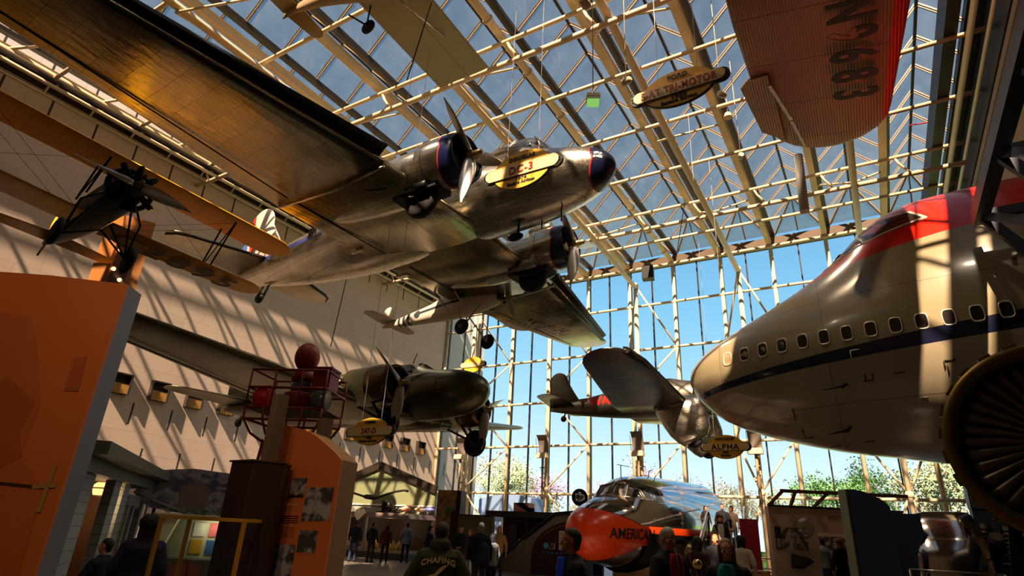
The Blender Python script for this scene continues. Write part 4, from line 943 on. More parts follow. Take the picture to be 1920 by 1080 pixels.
# yellow framed glass case
a = Vector((-6.55, 3.86, 0)); b = Vector((-5.80, 4.31, 0)); d_ = (b - a).normalized(); nn = Vector((-d_.y, d_.x, 0))
t = thing('glass_case', 'glass case with a yellow frame standing beside the brown pillar', 'display case', tuple(a)); My = paint('yellow_frame', (196, 138, 44), .5)
for p, q in ((a, b), (a + nn * .6, b + nn * .6), (a, a + nn * .6), (b, b + nn * .6)): loc(MB().bar(p + Vector((0, 0, 1.6)), q + Vector((0, 0, 1.6)), .035, .035), t).build('top_rail', My, t)
for p in (a, b, a + nn * .6, b + nn * .6): loc(MB().bar(p, p + Vector((0, 0, 1.6)), .035, .035, (1, 0, 0)), t).build('corner_post', My, t)
loc(MB().prism([a + Vector((0, 0, .8)), b + Vector((0, 0, .8)), b + Vector((0, 0, 1.58)), a + Vector((0, 0, 1.58))], nn * .008), t).build('glass_pane', M_pane, t)
loc(MB().prism([a + Vector((0, 0, .02)), b + Vector((0, 0, .02)), b + nn * .6 + Vector((0, 0, .02)), a + nn * .6 + Vector((0, 0, .02))], (0, 0, .5)), t).build('case_base', M_dbrown, t)

# ticket building at the left
S0 = Vector((-11.8, 5.5, 0)); U = Vector((-.8, .6, 0)); N = Vector((-.6, -.8, 0))
t = thing('terminal_front', 'grey-green building front with block columns and a deep eave left of the mural', 'building', tuple(S0))
g = G('block_column', .7); x, y, z = g.xyz(); g.color(g.mix(g.lt(g.math('FRACT', g.mul(z, 5.2)), .06), g.vary(srgb(146, 152, 150), .08, 5), srgb(84, 86, 84))); M_block = g.m
def sb(mb, s0, s1, t0, t1, z0, z1): return blk(mb, [S0 + U * s0 + N * t0, S0 + U * s1 + N * t0, S0 + U * s1 + N * t1, S0 + U * s0 + N * t1], z0, z1)
for s0, s1 in ((-.3, .45), (2.3, 3.0), (3.4, 4.1), (6.5, 6.8)): loc(sb(MB(), s0, s1, 0, .18, 0, 2.2), t).build('column', M_block, t)
loc(sb(MB(), -1.5, 7.0, -.12, 3.0, 2.2, 2.42), t).build('fascia', paint('green_grey_fascia', (104, 102, 80), .6), t)
loc(sb(MB(), -1.7, 7.2, -.5, 3.2, 2.42, 2.62), t).build('eave', paint('eave_green', (84, 84, 66), .6), t)
loc(sb(MB(), -1.5, 7.0, 2.6, 2.7, 0, 2.2), t).build('back_panel', M_brown, t); loc(sb(MB(), 4.2, 4.3, .2, 2.6, 0, 2.2), t).build('partition', M_brown, t)
for s0 in (4.6, 5.3): loc(sb(MB(), s0, s0 + .2, 0, .3, 0, 1.75), t).build('shutter_post', M_block, t)
loc(sb(MB(), 4.7, 6.5, .05, .2, 1.7, 2.0), t).build('shutter_head', M_block, t)
lp = thing('pendant_lamp', 'glowing slatted amber pendant lamp inside the grey-green building', 'lamp', (-14.4, 7.12, 1.90))
Mgl = emit('amber_glow', (255, 190, 110), 1.6)
MB().lathe([(0, .22), (.08, .25), (.14, .26)], (0, 0, 0), 'z', 24).lathe([(.14, .26), (.20, .25), (.24, .20)], (0, 0, .03), 'z', 24).build('lamp_shade', Mgl, lp)
MB().lathe([(-.005, .23), (.01, .24)], (0, 0, 0), 'z', 24).lathe([(.145, .265), (.165, .265)], (0, 0, 0), 'z', 24).build('lamp_ring', M_dbrown, lp); MB().tube([(0, 0, .26), (0, 0, .30)], .02, 6).build('lamp_stem', M_blk, lp)
pl = bpy.data.lights.new('pendant_light', 'POINT'); pl.energy = 25; pl.color = (1, .65, .35); pl.shadow_soft_size = .3
po = bpy.data.objects.new('pendant_light', pl); COL.objects.link(po); po.location = (-14.4, 7.12, 1.75)
t = thing('side_table', 'small dark table with a lamp-lit top inside the grey-green building', 'table', tuple(S0 + U * 2.5 + N * .9))
MB().box(-.5, .5, -.3, .3, .74, .78).build('tabletop', M_dbrown, t); MB().box(-.46, .46, -.26, .26, .4, .74).build('drawer_box', M_dbrown, t)
for sx in (-1, 1):
    for sy in (-1, 1): MB().bar((sx * .44, sy * .24, 0), (sx * .44, sy * .24, .4), .05, .05, (1, 0, 0)).build('leg', M_dbrown, t)
o = MB().prism([S0 + U * 4.19 + N * .3 + Vector((0, 0, 1.3)), S0 + U * 4.19 + N * .5 + Vector((0, 0, 1.3)), S0 + U * 4.19 + N * .5 + Vector((0, 0, 1.75)), S0 + U * 4.19 + N * .3 + Vector((0, 0, 1.75))], -U * .02).build('wall_poster', M_orange2); tag(o, 'small orange poster on the brown partition inside the building', 'poster')

# marquee bulbs column behind the big panel
t = thing('marquee_column', 'tan angular column with a strip of round bulbs above the big orange panel', 'column', (-21.0, 8.5, -.574), .5); t.scale = (1.35,) * 3
MB().prism([(-.5, 0, .43), (.2, -.3, .43), (.7, .1, .43), (.2, .6, .43)], (0, 0, 8.07)).build('column_body', paint('tan_column', (140, 88, 34), .6), t)
MB().prism([(.24, -.28, 6.3), (.5, -.07, 6.3), (.5, -.07, 8.0), (.24, -.28, 8.0)], (.03, -.04, 0)).build('bulb_strip', M_dbrown, t)
Mbulb = emit('bulb_glow', (255, 150, 80), 7)
for k in range(6):
    b_ = MB().ball((.29 + (k % 2) * .14, -.28 + (k % 2) * .12, 6.55 + k * .24), .055, n=10).build('bulb', Mbulb, t)

# cockpit mural
g = G('mural_print', .5); x, y, z = g.xyz()
n1 = g.noise(.9, 5, g.scale((1, 1, 1.6)), .6); c = g.ramp(n1, [(.3, srgb(64, 74, 112)), (.42, srgb(110, 116, 140)), (.5, srgb(190, 182, 186)), (.58, srgb(72, 82, 124)), (.7, srgb(176, 104, 110))]); g.color(c)
t = thing('mural_board', 'large angled picture board of a cockpit in blue and grey against the stone wall', 'mural', (-17.0, 10.6, 0))
MB().prism([(0, -1.5, 2.1), (0, -1.0, 1.75), (0, .3, 1.6), (0, 2.7, 1.7), (0, 2.7, 2.8), (0, 0, 2.85), (0, -.9, 2.72)], (-.06, 0, 0)).build('print_face', g.m, t)
MB().prism([(.02, y_, z_) for y_, z_ in ((-.2, 1.75), (.55, 1.68), (.7, 2.3), (.25, 2.55), (-.25, 2.35))], (-.03, 0, 0)).build('printed_seat', paint('print_tan', (150, 132, 122), .6), t)
MB().prism([(.02, y_, z_) for y_, z_ in ((-1.0, 2.1), (-.5, 2.35), (-.45, 2.6), (-.9, 2.55))], (-.03, 0, 0)).build('printed_dome', paint('print_pale', (118, 112, 114), .4), t)
for y_ in (-.8, 2.3): MB().bar((-.1, y_, 0), (-.1, y_, 2.4), .06, .06, (1, 0, 0)).build('support_post', M_blk, t)
MB().tube([(.1, -1.45, 2.05), (.1, .4, 1.56)], .03, 6).build('board_edge', M_paper, t)

# poster rack case
t = thing('poster_case', 'lit glass counter case full of small posters with plants on top', 'display case', (-14.6, 9.9, 0), .62)
MB().box(-1.3, 1.6, -.3, .4, 0, .62).build('case_base', paint('green_base', (70, 76, 56), .6), t); MB().box(-1.0, .1, -.32, -.30, .12, .52).build('base_panel', paint('rust_panel', (120, 66, 36), .6), t)
MB().box(-1.3, 1.6, .3, .36, .62, 1.5).build('case_back', paint('cream_back', (190, 188, 160), .6), t); MB().box(-1.3, 1.6, -.34, .4, 1.5, 1.62).build('case_roof', paint('cream_roof', (190, 186, 152), .6), t)
MB().prism([(-1.25, -.28, .62), (-1.0, -.28, .62), (-.7, -.28, 1.5), (-1.0, -.28, 1.5)], (0, .1, 0)).build('case_strut', paint('cream_strut', (226, 220, 180), .6), t)
for k in range(5):
    for j in range(2):
        cc = ((200, 150, 40), (60, 100, 160), (220, 214, 200), (190, 90, 90), (200, 200, 210))[(k + j * 2) % 5]; MB().box(-.5 + k * .38, -.22 + k * .38, .27, .29, .72 + j * .4, 1.04 + j * .4).build('poster', paint('poster_%d_%d' % (k, j), cc, .6), t)
v = []; R_ = random.Random(3)
for k in range(7):
    p = MB(); bx_ = -1.1 + k * .4
    for j in range(14): a_ = R_.uniform(0, 6.28); p._a([(bx_, 0, 1.62), (bx_ + .1 * math.cos(a_), .1 * math.sin(a_), 1.72), (bx_ + .2 * math.cos(a_), .2 * math.sin(a_), 1.74), (bx_ + .09 * math.cos(a_ + .3), .09 * math.sin(a_ + .3), 1.68)], [(0, 1, 2, 3)])
    q_ = p.build('potted_plant', LM['green'], recalc=False); q_.matrix_world = t.matrix_world.copy() if False else Matrix.Translation((-14.6, 9.9, 0)) @ Matrix.Rotation(.62, 4, 'Z'); tag(q_, 'small leafy plant on top of the lit poster case', 'plant', 'plants along the poster case roof')

# gabled hangar front with display cases
t = thing('gabled_booth', 'sage-green gabled booth with a long display case under it against the stone wall', 'booth', (-24.0, 26.6, 0))
Ms = paint('sage_board', (112, 118, 84), .65, 0, .06, 2); Mp = paint('pale_board', (140, 146, 126), .65, 0, .06, 2)
MB().prism([(-3.8, 0, 2.62), (3.5, 0, 2.62), (3.5, 0, 3.45), (-.6, 0, 4.72), (-3.8, 0, 3.7)], (0, .12, 0)).build('gable', Ms, t)
mb = MB().bar((3.65, -.1, 3.42), (-.6, -.1, 4.76), .4, .06, (0, 1, 0)).bar((-.6, -.1, 4.76), (-3.85, -.1, 3.7), .4, .06, (0, 1, 0)); mb.build('gable_trim', M_dark, t)
MB().box(-3.8, 3.5, 0.02, .14, 1.9, 2.60).build('back_board', Mp, t); MB().box(-3.8, 3.5, -.05, 0.0, 2.58, 2.64).build('ledge', M_white, t)
MB().box(-3.8, 3.6, -2.2, .1, 1.92, 2.16).build('case_roof', paint('taupe_fascia', (120, 104, 96), .6), t)
MB().box(-3.8, 3.6, -.2, .1, 0, 1.92).build('case_back', M_dbrown, t); MB().box(-3.8, 3.6, -2.1, .1, 0, .3).build('case_plinth', M_dark, t)
MB().box(-3.8, 3.5, -2.05, -.2, .3, .42).build('case_floor', paint('case_cream', (150, 130, 100), .6), t)
for x_ in (-3.8, -1.5, .75, 3.45): MB().box(x_ - .05, x_ + .05, -2.1, -2.0, .3, 1.92).build('case_mullion', M_grey, t)
MB()._a([(-3.8, -2.04, .3), (3.45, -2.04, .3), (3.45, -2.04, 1.92), (-3.8, -2.04, 1.92)], [(0, 1, 2, 3)]).build('case_glass', M_pane, t)
R_ = random.Random(5)
items = [('ship_model', (.2, 1.0), (210, 120, 70)), ('ship_model', (-.5, .9), (200, 196, 190)), ('brass_instrument', (1.6, 1.05), (196, 140, 40)), ('brass_instrument', (2.4, .7), (200, 150, 50)), ('brass_instrument', (2.6, 1.3), (190, 150, 70)), ('brass_instrument', (1.2, .65), (180, 130, 50))]
for k, (nm, (x_, z_), cc) in enumerate(items):
    o = MB().lathe([(0, .22), (.1, .3), (.25, .26), (.42, .1), (.5, .04)], (0, 0, 0), 'z', 16).build(nm, paint('item_%d' % k, cc, .4, .3)); o.location = (-24 + x_, 25.3 - (k % 2) * .4, .42); tag(o, ['small orange model in the left bay of the long case', 'small white model in the left bay of the long case', 'brass instrument in the middle of the right case bay', 'brass instrument at the right end of the long case', 'taller brass instrument at the back of the right case bay', 'brass instrument beside the case mullion'][k], 'exhibit')
    o.scale = (.8, .8, .7 + z_ * .35)
t = thing('model_seaplane', 'dark long-winged model plane hanging in front of the sage-green gable', 'model plane', (-24.1, 25.6, 3.05), .1)
MB().rings([[(x_, .0 + .12 * math.cos(a), z_ + .06 * math.sin(a)) for a in [2 * PI * k / 8 for k in range(8)]] for x_, z_ in ((-2.5, .38), (-1.4, .12), (-.3, -.12), (.4, -.1), (1.5, .22), (2.1, .3), (2.3, .26))]).build('wing', M_dark, t)
MB().lathe([(-.7, .03), (-.4, .12), (.3, .14), (.7, .05)], (0, -.1, -.1), 'y', 12).build('fuselage', M_dark, t); MB().tube([(0, 0, 0), (0, 0, 1.2)], .01, 4).build('wire', M_dark, t)
t = thing('awning_tent', 'pale striped awning sloping up to a point in front of the gabled booth', 'awning', (-24.6, 23.3, 0)); Mw_ = paint('awning_cloth', (222, 214, 190), .8)
MB()._a([(-2.4, -.5, 2.0), (.6, -.5, 2.0), (-.4, .3, 2.72), (-2.4, .9, 2.0), (.6, .9, 2.0)], [(0, 1, 2), (1, 4, 2), (4, 3, 2), (3, 0, 2)]).build('cloth', Mw_, t)
for p in ((-2.35, -.48), (.55, -.48), (-2.35, .86), (.55, .86)): MB().tube([(*p, 0), (*p, 2.0)], .03, 6).build('tent_pole', Mw_, t)
t = thing('beam_engine', 'small black engine model standing on the long case roof', 'engine model', (-22.9, 25.6, 2.16))
MB().lathe([(-.2, .25), (-.1, .33), (.1, .33), (.2, .25)], (0, 0, .33), 'y', 16).tube([(-.4, 0, .05), (.5, 0, .1), (.8, 0, .3)], .05, 6).box(-.5, .7, -.25, .25, 0, .08).build('engine_block', M_blk, t)
for k in range(6): a_ = k * PI / 3; MB().tube([(.0, -.25, .33), (.36 * math.cos(a_), -.25, .33 + .36 * math.sin(a_))], .035, 6).build('cylinder_spoke', M_blk, t)
for k, x_ in enumerate((-23.6, -22.2, -21.2, -20.6)):
    o = MB().lathe([(0, .05), (.06, .26), (.16, .3), (.24, .12), (.3, .05)], (0, 0, 0), 'z', 16).build('light_cowl', paint('shade_%d' % k, ((230, 180, 160), (236, 150, 130), (226, 196, 160), (120, 130, 190))[k], .5)); o.location = (x_, 26.3, 2.3); tag(o, ['small pink shade left of the black engine model', 'small red-pink shade right of the black engine model', 'small cream shade under the right gable end', 'small violet shade beside the mottled pillar'][k], 'lamp shade')
o = MB().prism([(-23.7, 24.3, 1.72), (-23.95, 24.3, 2.05), (-23.85, 24.3, 2.28), (-23.55, 24.3, 2.25), (-23.4, 24.3, 2.3), (-23.2, 24.3, 2.1)], (0, .08, 0)).build('shield_sign', Mw_); tag(o, 'pale heart-shaped board on the front of the case roof', 'sign')

# mottled pillar with a maroon box
t = thing('clad_pillar', 'square pillar with a mottled tan face beside the gabled booth', 'pillar', (-17.0, 23.4, 0), .3)
g = G('mottled_tan', .8); g.color(g.ramp(g.noise(5, 6, None, .7), [(.35, srgb(96, 66, 34)), (.55, srgb(178, 138, 84)), (.7, srgb(206, 168, 108))]))
MB().box(-.55, .5, -.4, .4, 0, 3.2).build('pillar_core', M_dbrown, t); MB().box(-.6, .3, -.44, -.4, 0, 3.2).build('mottled_face', g.m, t); MB().box(.1, .5, -.46, -.42, 0, 2.35).build('side_board', paint('maroon_board', (70, 20, 18), .5), t)
o = MB().ball((0, 0, .2), .22, .14, .2, 12).build('green_plant', LM['green']); o.location = (-16.75, 22.75, 2.15); tag(o, 'bright green plant fixed to the mottled pillar', 'plant')

# counters under the glass wall
t = thing('olive_partition', 'low olive partition left of the flat-roofed counter', 'partition', (-15.4, 23.2, 0)); MB().box(-1.5, .8, -.1, .1, 0, 2.15).build('board', paint('olive_board', (104, 104, 66), .7), t); MB().box(-1.5, .8, -.13, .13, 2.15, 2.2).build('cap', M_dark, t)
t = thing('information_counter', 'dark flat-roofed information counter left of the stair wall', 'counter', (-14.6, 25.9, 0)); Mcn = paint('counter_brown', (66, 54, 44), .6)
MB().box(-1.6, 3.6, -.9, .9, 2.2, 2.46).build('counter_roof', Mcn, t); MB().box(-1.6, 3.6, .7, .9, 0, 2.2).build('counter_back', M_dbrown, t); MB().box(-1.6, 3.6, -.8, -.3, 0, 1.0).build('counter_desk', Mcn, t)
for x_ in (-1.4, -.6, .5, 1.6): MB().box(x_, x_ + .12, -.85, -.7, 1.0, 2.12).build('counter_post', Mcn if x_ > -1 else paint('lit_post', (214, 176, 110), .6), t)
MB().box(-1.1, -.75, .6, .68, 1.1, 1.9).build('purple_poster', paint('purple_poster', (80, 60, 120), .6), t); MB().box(.05, .35, -.6, -.55, 1.0, 1.3).build('lit_notice', paint('notice', (220, 200, 130), .6), t)
o = MB().box(-.45, .35, -.3, .3, 0, .4).prism([(-.45, -.3, .4), (.1, -.3, .4), (.35, -.3, .2), (.35, -.3, .0)], (0, .6, 0)).build('pink_box', paint('salmon_box', (226, 150, 132), .6)); o.location = (-14.6, 25.9, 2.46); tag(o, 'salmon pink box on the flat counter roof', 'box')

t = thing('stair_parapet', 'grey sloping stair wall with a dark handrail and a round-topped maroon sign', 'stair wall', (-12.75, 24.0, 0))
MB().prism([(-1.9, 0, 0), (-1.9, 0, .45), (.75, 0, 2.30), (1.9, 0, 2.42), (2.1, 0, 2.42), (2.1, 0, 0)], (0, .25, 0)).build('parapet', paint('grey_parapet', (134, 124, 112), .7), t)
MB().tube([(-1.95, -.02, .52), (.7, -.02, 2.40), (1.9, -.02, 2.52), (2.1, -.02, 2.52)], .045, 8).tube([(.75, -.02, 2.3), (1.9, -.02, 2.42)], .02, 6).build('handrail', M_blk, t)
P = [(-.35, -.03, 0), (-.35, -.03, .7)] + [(1.75 - 2.1 * math.cos(a), -.03, .7 + 1.42 * math.sin(a)) for a in [PI / 2 * k / 14 for k in range(1, 15)]] + [(2.08, -.03, 2.12), (2.08, -.03, 0)]
MB().prism(P, (0, -.04, 0)).build('arched_sign', paint('maroon_sign', (62, 26, 38), .5), t)
MB().box(.95, 1.55, -.10, -.075, .98, 1.72).build('paper_notice', M_paper, t); MB().box(.5, .78, -.10, -.075, .98, 1.22).build('small_photo', photo_mat('small_photo', 4), t)
for k in range(8): MB().box(1.02, 1.48 - (k % 3) * .06, -.104, -.10, 1.62 - k * .08, 1.64 - k * .08).build('text_line', M_ink, t)
MB().lathe([(-.075, .12), (-.1, .12)], (.35, 0, 1.12), 'y', 20).build('blue_disc', paint('disc_blue', (96, 160, 190), .6), t)
for k in range(7): MB().box(.2 + k * .2, .32 + k * .2, -.10, -.075, .82, .90).build('blue_letter_block', paint('letter_blue', (70, 96, 160), .6), t)
for k in range(9): a_ = .35 + k * .11; MB().tube([(1.75 - 1.95 * math.cos(a_), -.08, .72 + 1.27 * math.sin(a_)), (1.75 - 1.95 * math.cos(a_ + .07), -.08, .72 + 1.27 * math.sin(a_ + .07))], .025, 4).build('arc_letter_block', M_ghost2, t)

t = thing('convex_mirror', 'round black-rimmed mirror on a stand beside the orange nose', 'mirror', (-11.25, 24.75, 0), -.9)
MB().tube([(0, 0, 0), (0, 0, 2.75)], .04, 8).build('stand', M_blk, t); MB().lathe([(-.05, .03), (-.09, .28), (.0, .36), (.05, .34), (.02, .3)], (0, 0, 3.1), 'x', 28).build('mirror_rim', M_blk, t); MB().lathe([(.02, .3), (.07, .15), (.08, .01)], (0, 0, 3.1), 'x', 28).build('mirror_glass', paint('mirror', (220, 224, 230), .05, 1), t)

# ---------------------------------------------------------------- polished airliner nose on the floor
def dc7():
    t = thing('airliner_nose', 'polished airliner nose with an orange tip and AMERICAN lettering standing on the floor', 'airplane nose', mat=pose(*POSE['dc7']))
    g = G('mirror_skin', .1, 1.0, .5); x, y, z = g.xyz(); ax = g.mul(x, -1.)
    tip = g.lt(g.add(ax, g.mul(g.ab(g.add(z, .55)), .35)), 1.25)
    hw = g.mx(g.sub(.62, g.mul(ax, .075)), .0)
    st = g.mul(g.lt(g.ab(g.add(z, g.add(.62, g.mul(ax, -.02)))), hw), g.lt(ax, 4.3)); thin = g.mul(g.lt(g.ab(g.add(z, .38)), .13), g.gt(ax, 1.))
    zup = g.mx(g.sub(.46, g.mul(ax, .32)), -.30); zlo = g.sub(-.93, g.mul(g.mx(g.sub(2.4, ax), 0.), .38))
    st = g.mul(g.mul(g.lt(z, zup), g.gt(z, zlo)), g.lt(ax, 4.3)); o_ = g.mx(st, thin)
    hw2 = g.add(hw, .03); ol = g.mul(g.mul(g.lt(z, g.add(g.mx(g.sub(.46, g.mul(ax, .32)), -.30), .03)), g.gt(z, g.sub(-.96, g.mul(g.mx(g.sub(2.4, ax), 0.), .38)))), g.lt(ax, 4.33))
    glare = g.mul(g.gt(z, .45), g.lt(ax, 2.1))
    seam = g.mx(g.lt(g.ab(g.sub(ax, 3.6)), .01), g.lt(g.ab(g.sub(ax, 5.2)), .01))
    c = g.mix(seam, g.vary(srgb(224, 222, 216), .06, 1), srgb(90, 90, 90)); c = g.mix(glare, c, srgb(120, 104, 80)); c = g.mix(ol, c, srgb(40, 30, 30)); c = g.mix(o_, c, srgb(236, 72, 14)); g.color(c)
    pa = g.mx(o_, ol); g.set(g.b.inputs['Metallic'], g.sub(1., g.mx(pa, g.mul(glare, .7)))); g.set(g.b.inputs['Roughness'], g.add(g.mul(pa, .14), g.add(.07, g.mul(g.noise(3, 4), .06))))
    g.bump(g.noise(1.1, 3), .10, .06)
    secs = [(0, .05, -.52, -.68, -.6), (-.08, .38, -.22, -.96, -.6), (-.4, .80, .16, -1.3, -.56), (-1.0, 1.14, .50, -1.56, -.45), (-1.6, 1.32, .72, -1.68, -.35), (-2.05, 1.38, .86, -1.73, -.25), (-2.5, 1.42, 1.35, -1.76, -.2), (-3.0, 1.48, 1.6, -1.8, -.1), (-4.2, 1.56, 1.74, -1.84, 0), (-6.5, 1.6, 1.8, -1.86, 0), (-8.6, 1.6, 1.8, -1.86, 0)]
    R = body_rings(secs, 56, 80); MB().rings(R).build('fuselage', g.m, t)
    S = np.array([(-a[0], a[1], a[2], a[3], a[4]) for a in secs])
    def sk(X, Z, o=0., s=1):
        W, T, Bm, Zm = [float(pchip(S[:, 0], S[:, i], np.array([-X]))[0]) for i in (1, 2, 3, 4)]
        h = (T - Zm) if Z > Zm else (Zm - Bm); u_ = min(.995, abs(Z - Zm) / h); yy = W * math.sqrt(1 - u_ * u_)
        n_ = Vector((0, yy / W**2, (Z - Zm) / h**2)).normalized(); p = Vector((X, yy, Z)) + n_ * o; p.y *= s; return p
    Mfr = paint('window_frame_grey', (120, 112, 100), .3, .6)
    for s in (1, -1):
        for nm, P in (('windscreen', [(-2.12, .80), (-2.42, 1.22), (-2.62, 1.2), (-2.66, .72)]), ('side_window', [(-2.78, .72), (-2.74, 1.18), (-3.12, 1.18), (-3.14, .72)]), ('side_window', [(-3.34, .62), (-3.34, 1.14), (-3.66, 1.08), (-3.78, .62)])):
            cx_ = sum(p[0] for p in P) / 4; cz_ = sum(p[1] for p in P) / 4
            def den(k, o):
                q = []
                for (a, b), (c_, d) in zip(P, P[1:] + P[:1]):
                    for v_ in (0, .33, .66): q.append(sk(cx_ + (a + (c_ - a) * v_ - cx_) * k, cz_ + (b + (d - b) * v_ - cz_) * k, o, s))
                return q
            o = MB().rings([den(1.14, 0), den(1.12, .02), den(1.0, .02), den(.98, -.01)], cap0=False, cap1=False).build('window_frame', Mfr, t)
            ring = den(1.0, .012); c0 = sk(cx_, cz_, .014, s); MB()._a(ring + [c0], [(k, (k + 1) % len(ring), len(ring)) for k in range(len(ring))]).build('window_glass', M_glassd, o)
        fw = [Vector((-2.08, s * .08, .84)), Vector((-2.14, s * .72, .72)), Vector((-2.42, s * .66, 1.22)), Vector((-2.44, s * .06, 1.32))]
        o = MB().tube(fw + [fw[0]], .035, 6).build('window_frame', Mfr, t); MB().prism(fw, (-.03, 0, -.02)).build('window_glass', M_glassd, o)
    text_obj('AMERICAN', 'lettering', M_ink, t, .56, .004, fn=lambda a, b, c: sk(-1.85 - a, -.56 + b * .9 + a * .01, .012 + c), sx=.80, bold=.012)
    MB().tube([(-2.9, 0, 1.55), (-2.9, 0, 2.05)], .02, 6).tube([(-2.65, 0, 2.05), (-3.5, 0, 2.05)], .014, 6).build('antenna', M_blk, t)
    MB().tube([(-4.6, .2, 1.7), (-4.6, .2, 1.98), (-4.85, .2, 2.05)], .018, 6).build('antenna', M_blk, t); MB().tube([(-4.2, .7, 1.5), (-4.3, .72, 1.75)], .016, 6).build('antenna', M_blk, t)
    MB().lathe([(-.02, .09), (.06, .11), (.16, .06), (.18, .01)], (-.02, 0, -.6), 'x', 20).build('nose_cap', paint('nose_glass', (60, 60, 40), .1, .3), t)
    MB().rings([[(x_, 1.66 * math.cos(a) * k, -.02 + 1.92 * math.sin(a) * k) for a in [PI * (1.08 + .84 * j / 30) for j in range(31)]] for x_, k in ((-2.6, .93), (-2.62, .99), (-8.5, 1.02), (-8.5, .96))], closed=False, cap0=False, cap1=False).build('belly_seal', M_blk, t)
    MB().prism([(-8.4, -1.1, -1.62), (-3.6, -1.0, -1.62), (-3.0, -.5, -1.62), (-3.0, .5, -1.62), (-3.6, 1.0, -1.62), (-8.4, 1.1, -1.62)], (0, 0, -.66)).build('plinth', paint('beige_plinth', (196, 160, 116), .6), t)
    for (x_, z_) in ((-5.4, -1.0), (-5.9, -1.15)): MB().lathe([(-.3, .2), (-.1, .3), (.2, .3), (.3, .2)], (x_, 1.5, z_), 'y', 16).build('exhaust_can', M_brass, t)
dc7()

# ---------------------------------------------------------------- stair with glass sides
t = thing('exhibit_stair', 'stair with glass sides and steel rails climbing behind the polished nose', 'stairs', (-4.65, 20.4, 0), .145)
for k in range(10): MB().box(-.62, .62, .62 * k, .62 * k + .7, 0, .18 * (k + 1)).build('step', M_dark, t)
for s, nm in ((-1, 'left'), (1, 'right')):
    x_ = s * .68
    MB().tube([(x_, -.2, 1.0), (x_, 6.2, 2.95), (x_, 6.9, 3.0)], .035, 8).build('handrail', M_steel, t); MB().tube([(x_, -.1, .78), (x_, 6.2, 2.72)], .02, 6).build('lower_rail', M_steel, t)
    MB()._a([(x_, 0, 0), (x_, 6.2, 1.75), (x_, 6.2, 2.9), (x_, 0, 1.0)], [(0, 1, 2, 3)]).build('side_glass', clear_glass('stair_glass' + nm, (.62, .66, .6), .1), t)
MB().box(-.6, .7, 6.2, 7.6, 1.5, 1.8).build('landing', M_dark, t); MB().box(-.6, .7, 7.3, 7.5, 0, 1.5).build('landing_support', M_dark, t)
t = thing('portrait_board', 'dark hanging board with a large face print behind the stair', 'board', (-7.5, 31.2, 0)); MB().box(-1.0, .5, 0, .1, 1.9, 3.75).build('dark_half', M_dbrown, t); MB().box(-.02, .42, -.03, -.005, 2.0, 3.7).build('face_print', photo_mat('face', 9), t); MB().box(.3, .4, 0, .1, 0, 1.9).build('support_post', M_blk, t); MB().box(-.8, -.7, 0, .1, 0, 1.9).build('support_post', M_blk, t)
o = MB().prism([(-4.25, 22.3, 0), (-3.72, 22.6, 0), (-3.75, 22.66, 0), (-4.28, 22.36, 0)], (0, 0, 2.38)).build('banner_stand', paint('crimson_banner', (150, 20, 40), .6)); tag(o, 'tall crimson banner stand right of the stair', 'banner')
t = thing('wood_bench', 'yellow slatted wooden box bench at the foot of the crimson banner', 'bench', (-3.35, 18.7, 0), .5); Mwd = paint('honey_wood', (206, 150, 66), .5)
for k in range(5): MB().box(-.42, .42, -.25, -.22, .3 + k * .12, .39 + k * .12).build('slat', Mwd, t)
MB().box(-.42, .42, -.22, .25, .9, .95).build('bench_top', Mwd, t); MB().box(-.4, -.34, -.2, .2, 0, .9).build('bench_side', Mwd, t); MB().box(.34, .4, -.2, .2, 0, .9).build('bench_side', Mwd, t)
t = thing('ball_post', 'short post topped by a polished brass ball behind the camera man', 'post', (-2.72, 10.54, 0)); MB().tube([(0, 0, 0), (0, 0, 1.2)], .025, 8).build('post_shaft', M_blk, t); MB().ball((0, 0, 1.28), .075, n=20).build('brass_ball', paint('polished_brass', (216, 176, 104), .12, 1), t)
t = thing('outside_rail', 'low dark rail in front of the glass behind the wooden bench', 'railing', (-5.2, 34, 0))
for z_ in (.5, .95): MB().tube([(-.8, 0, z_), (2.2, 0, z_)], .035, 6).build('top_rail' if z_ > .6 else 'mid_rail', M_dark, t)
for x_ in (-.6, .4, 1.4, 2.1): MB().tube([(x_, 0, 0), (x_, 0, .95)], .03, 6).build('rail_post', M_dark, t)

# safety exhibit
S0 = Vector((-3.2, 21.6, 0)); U = Vector((.88, .47, 0)).normalized(); N = Vector((-.47, .88, 0)).normalized()
t = thing('safety_exhibit', 'beige safety exhibit wall with a glass canopy on struts and a large picture', 'exhibit', tuple(S0)); Mbe = paint('beige_wall', (188, 162, 136), .65, 0, .06, 2)
loc(blk(MB(), [S0, S0 + U * 1.45, S0 + U * 1.45 + N * .3, S0 + N * .3], 0, 2.76), t).build('wall_section', Mbe, t)
loc(blk(MB(), [S0 + U * 1.45, S0 + U * 4.2, S0 + U * 4.2 + N * .3, S0 + U * 1.45 + N * .3], 2.05, 2.76), t).build('header', paint('pinkish_header', (196, 156, 132), .6), t)
loc(blk(MB(), [S0 + U * 1.45 + N * 1.2, S0 + U * 4.2 + N * 1.2, S0 + U * 4.2 + N * 1.3, S0 + U * 1.45 + N * 1.3], 0, 2.76), t).build('alcove_back', Mbe, t)
loc(blk(MB(), [S0 + U * 1.75 + N * 1.1, S0 + U * 4.0 + N * 1.1, S0 + U * 4.0 + N * 1.18, S0 + U * 1.75 + N * 1.18], .95, 1.95), t).build('screen', photo_mat('dark_screen', 2), t)
def sp(s, n_, z): p = S0 + U * s + N * n_; return Vector((p.x, p.y, z))
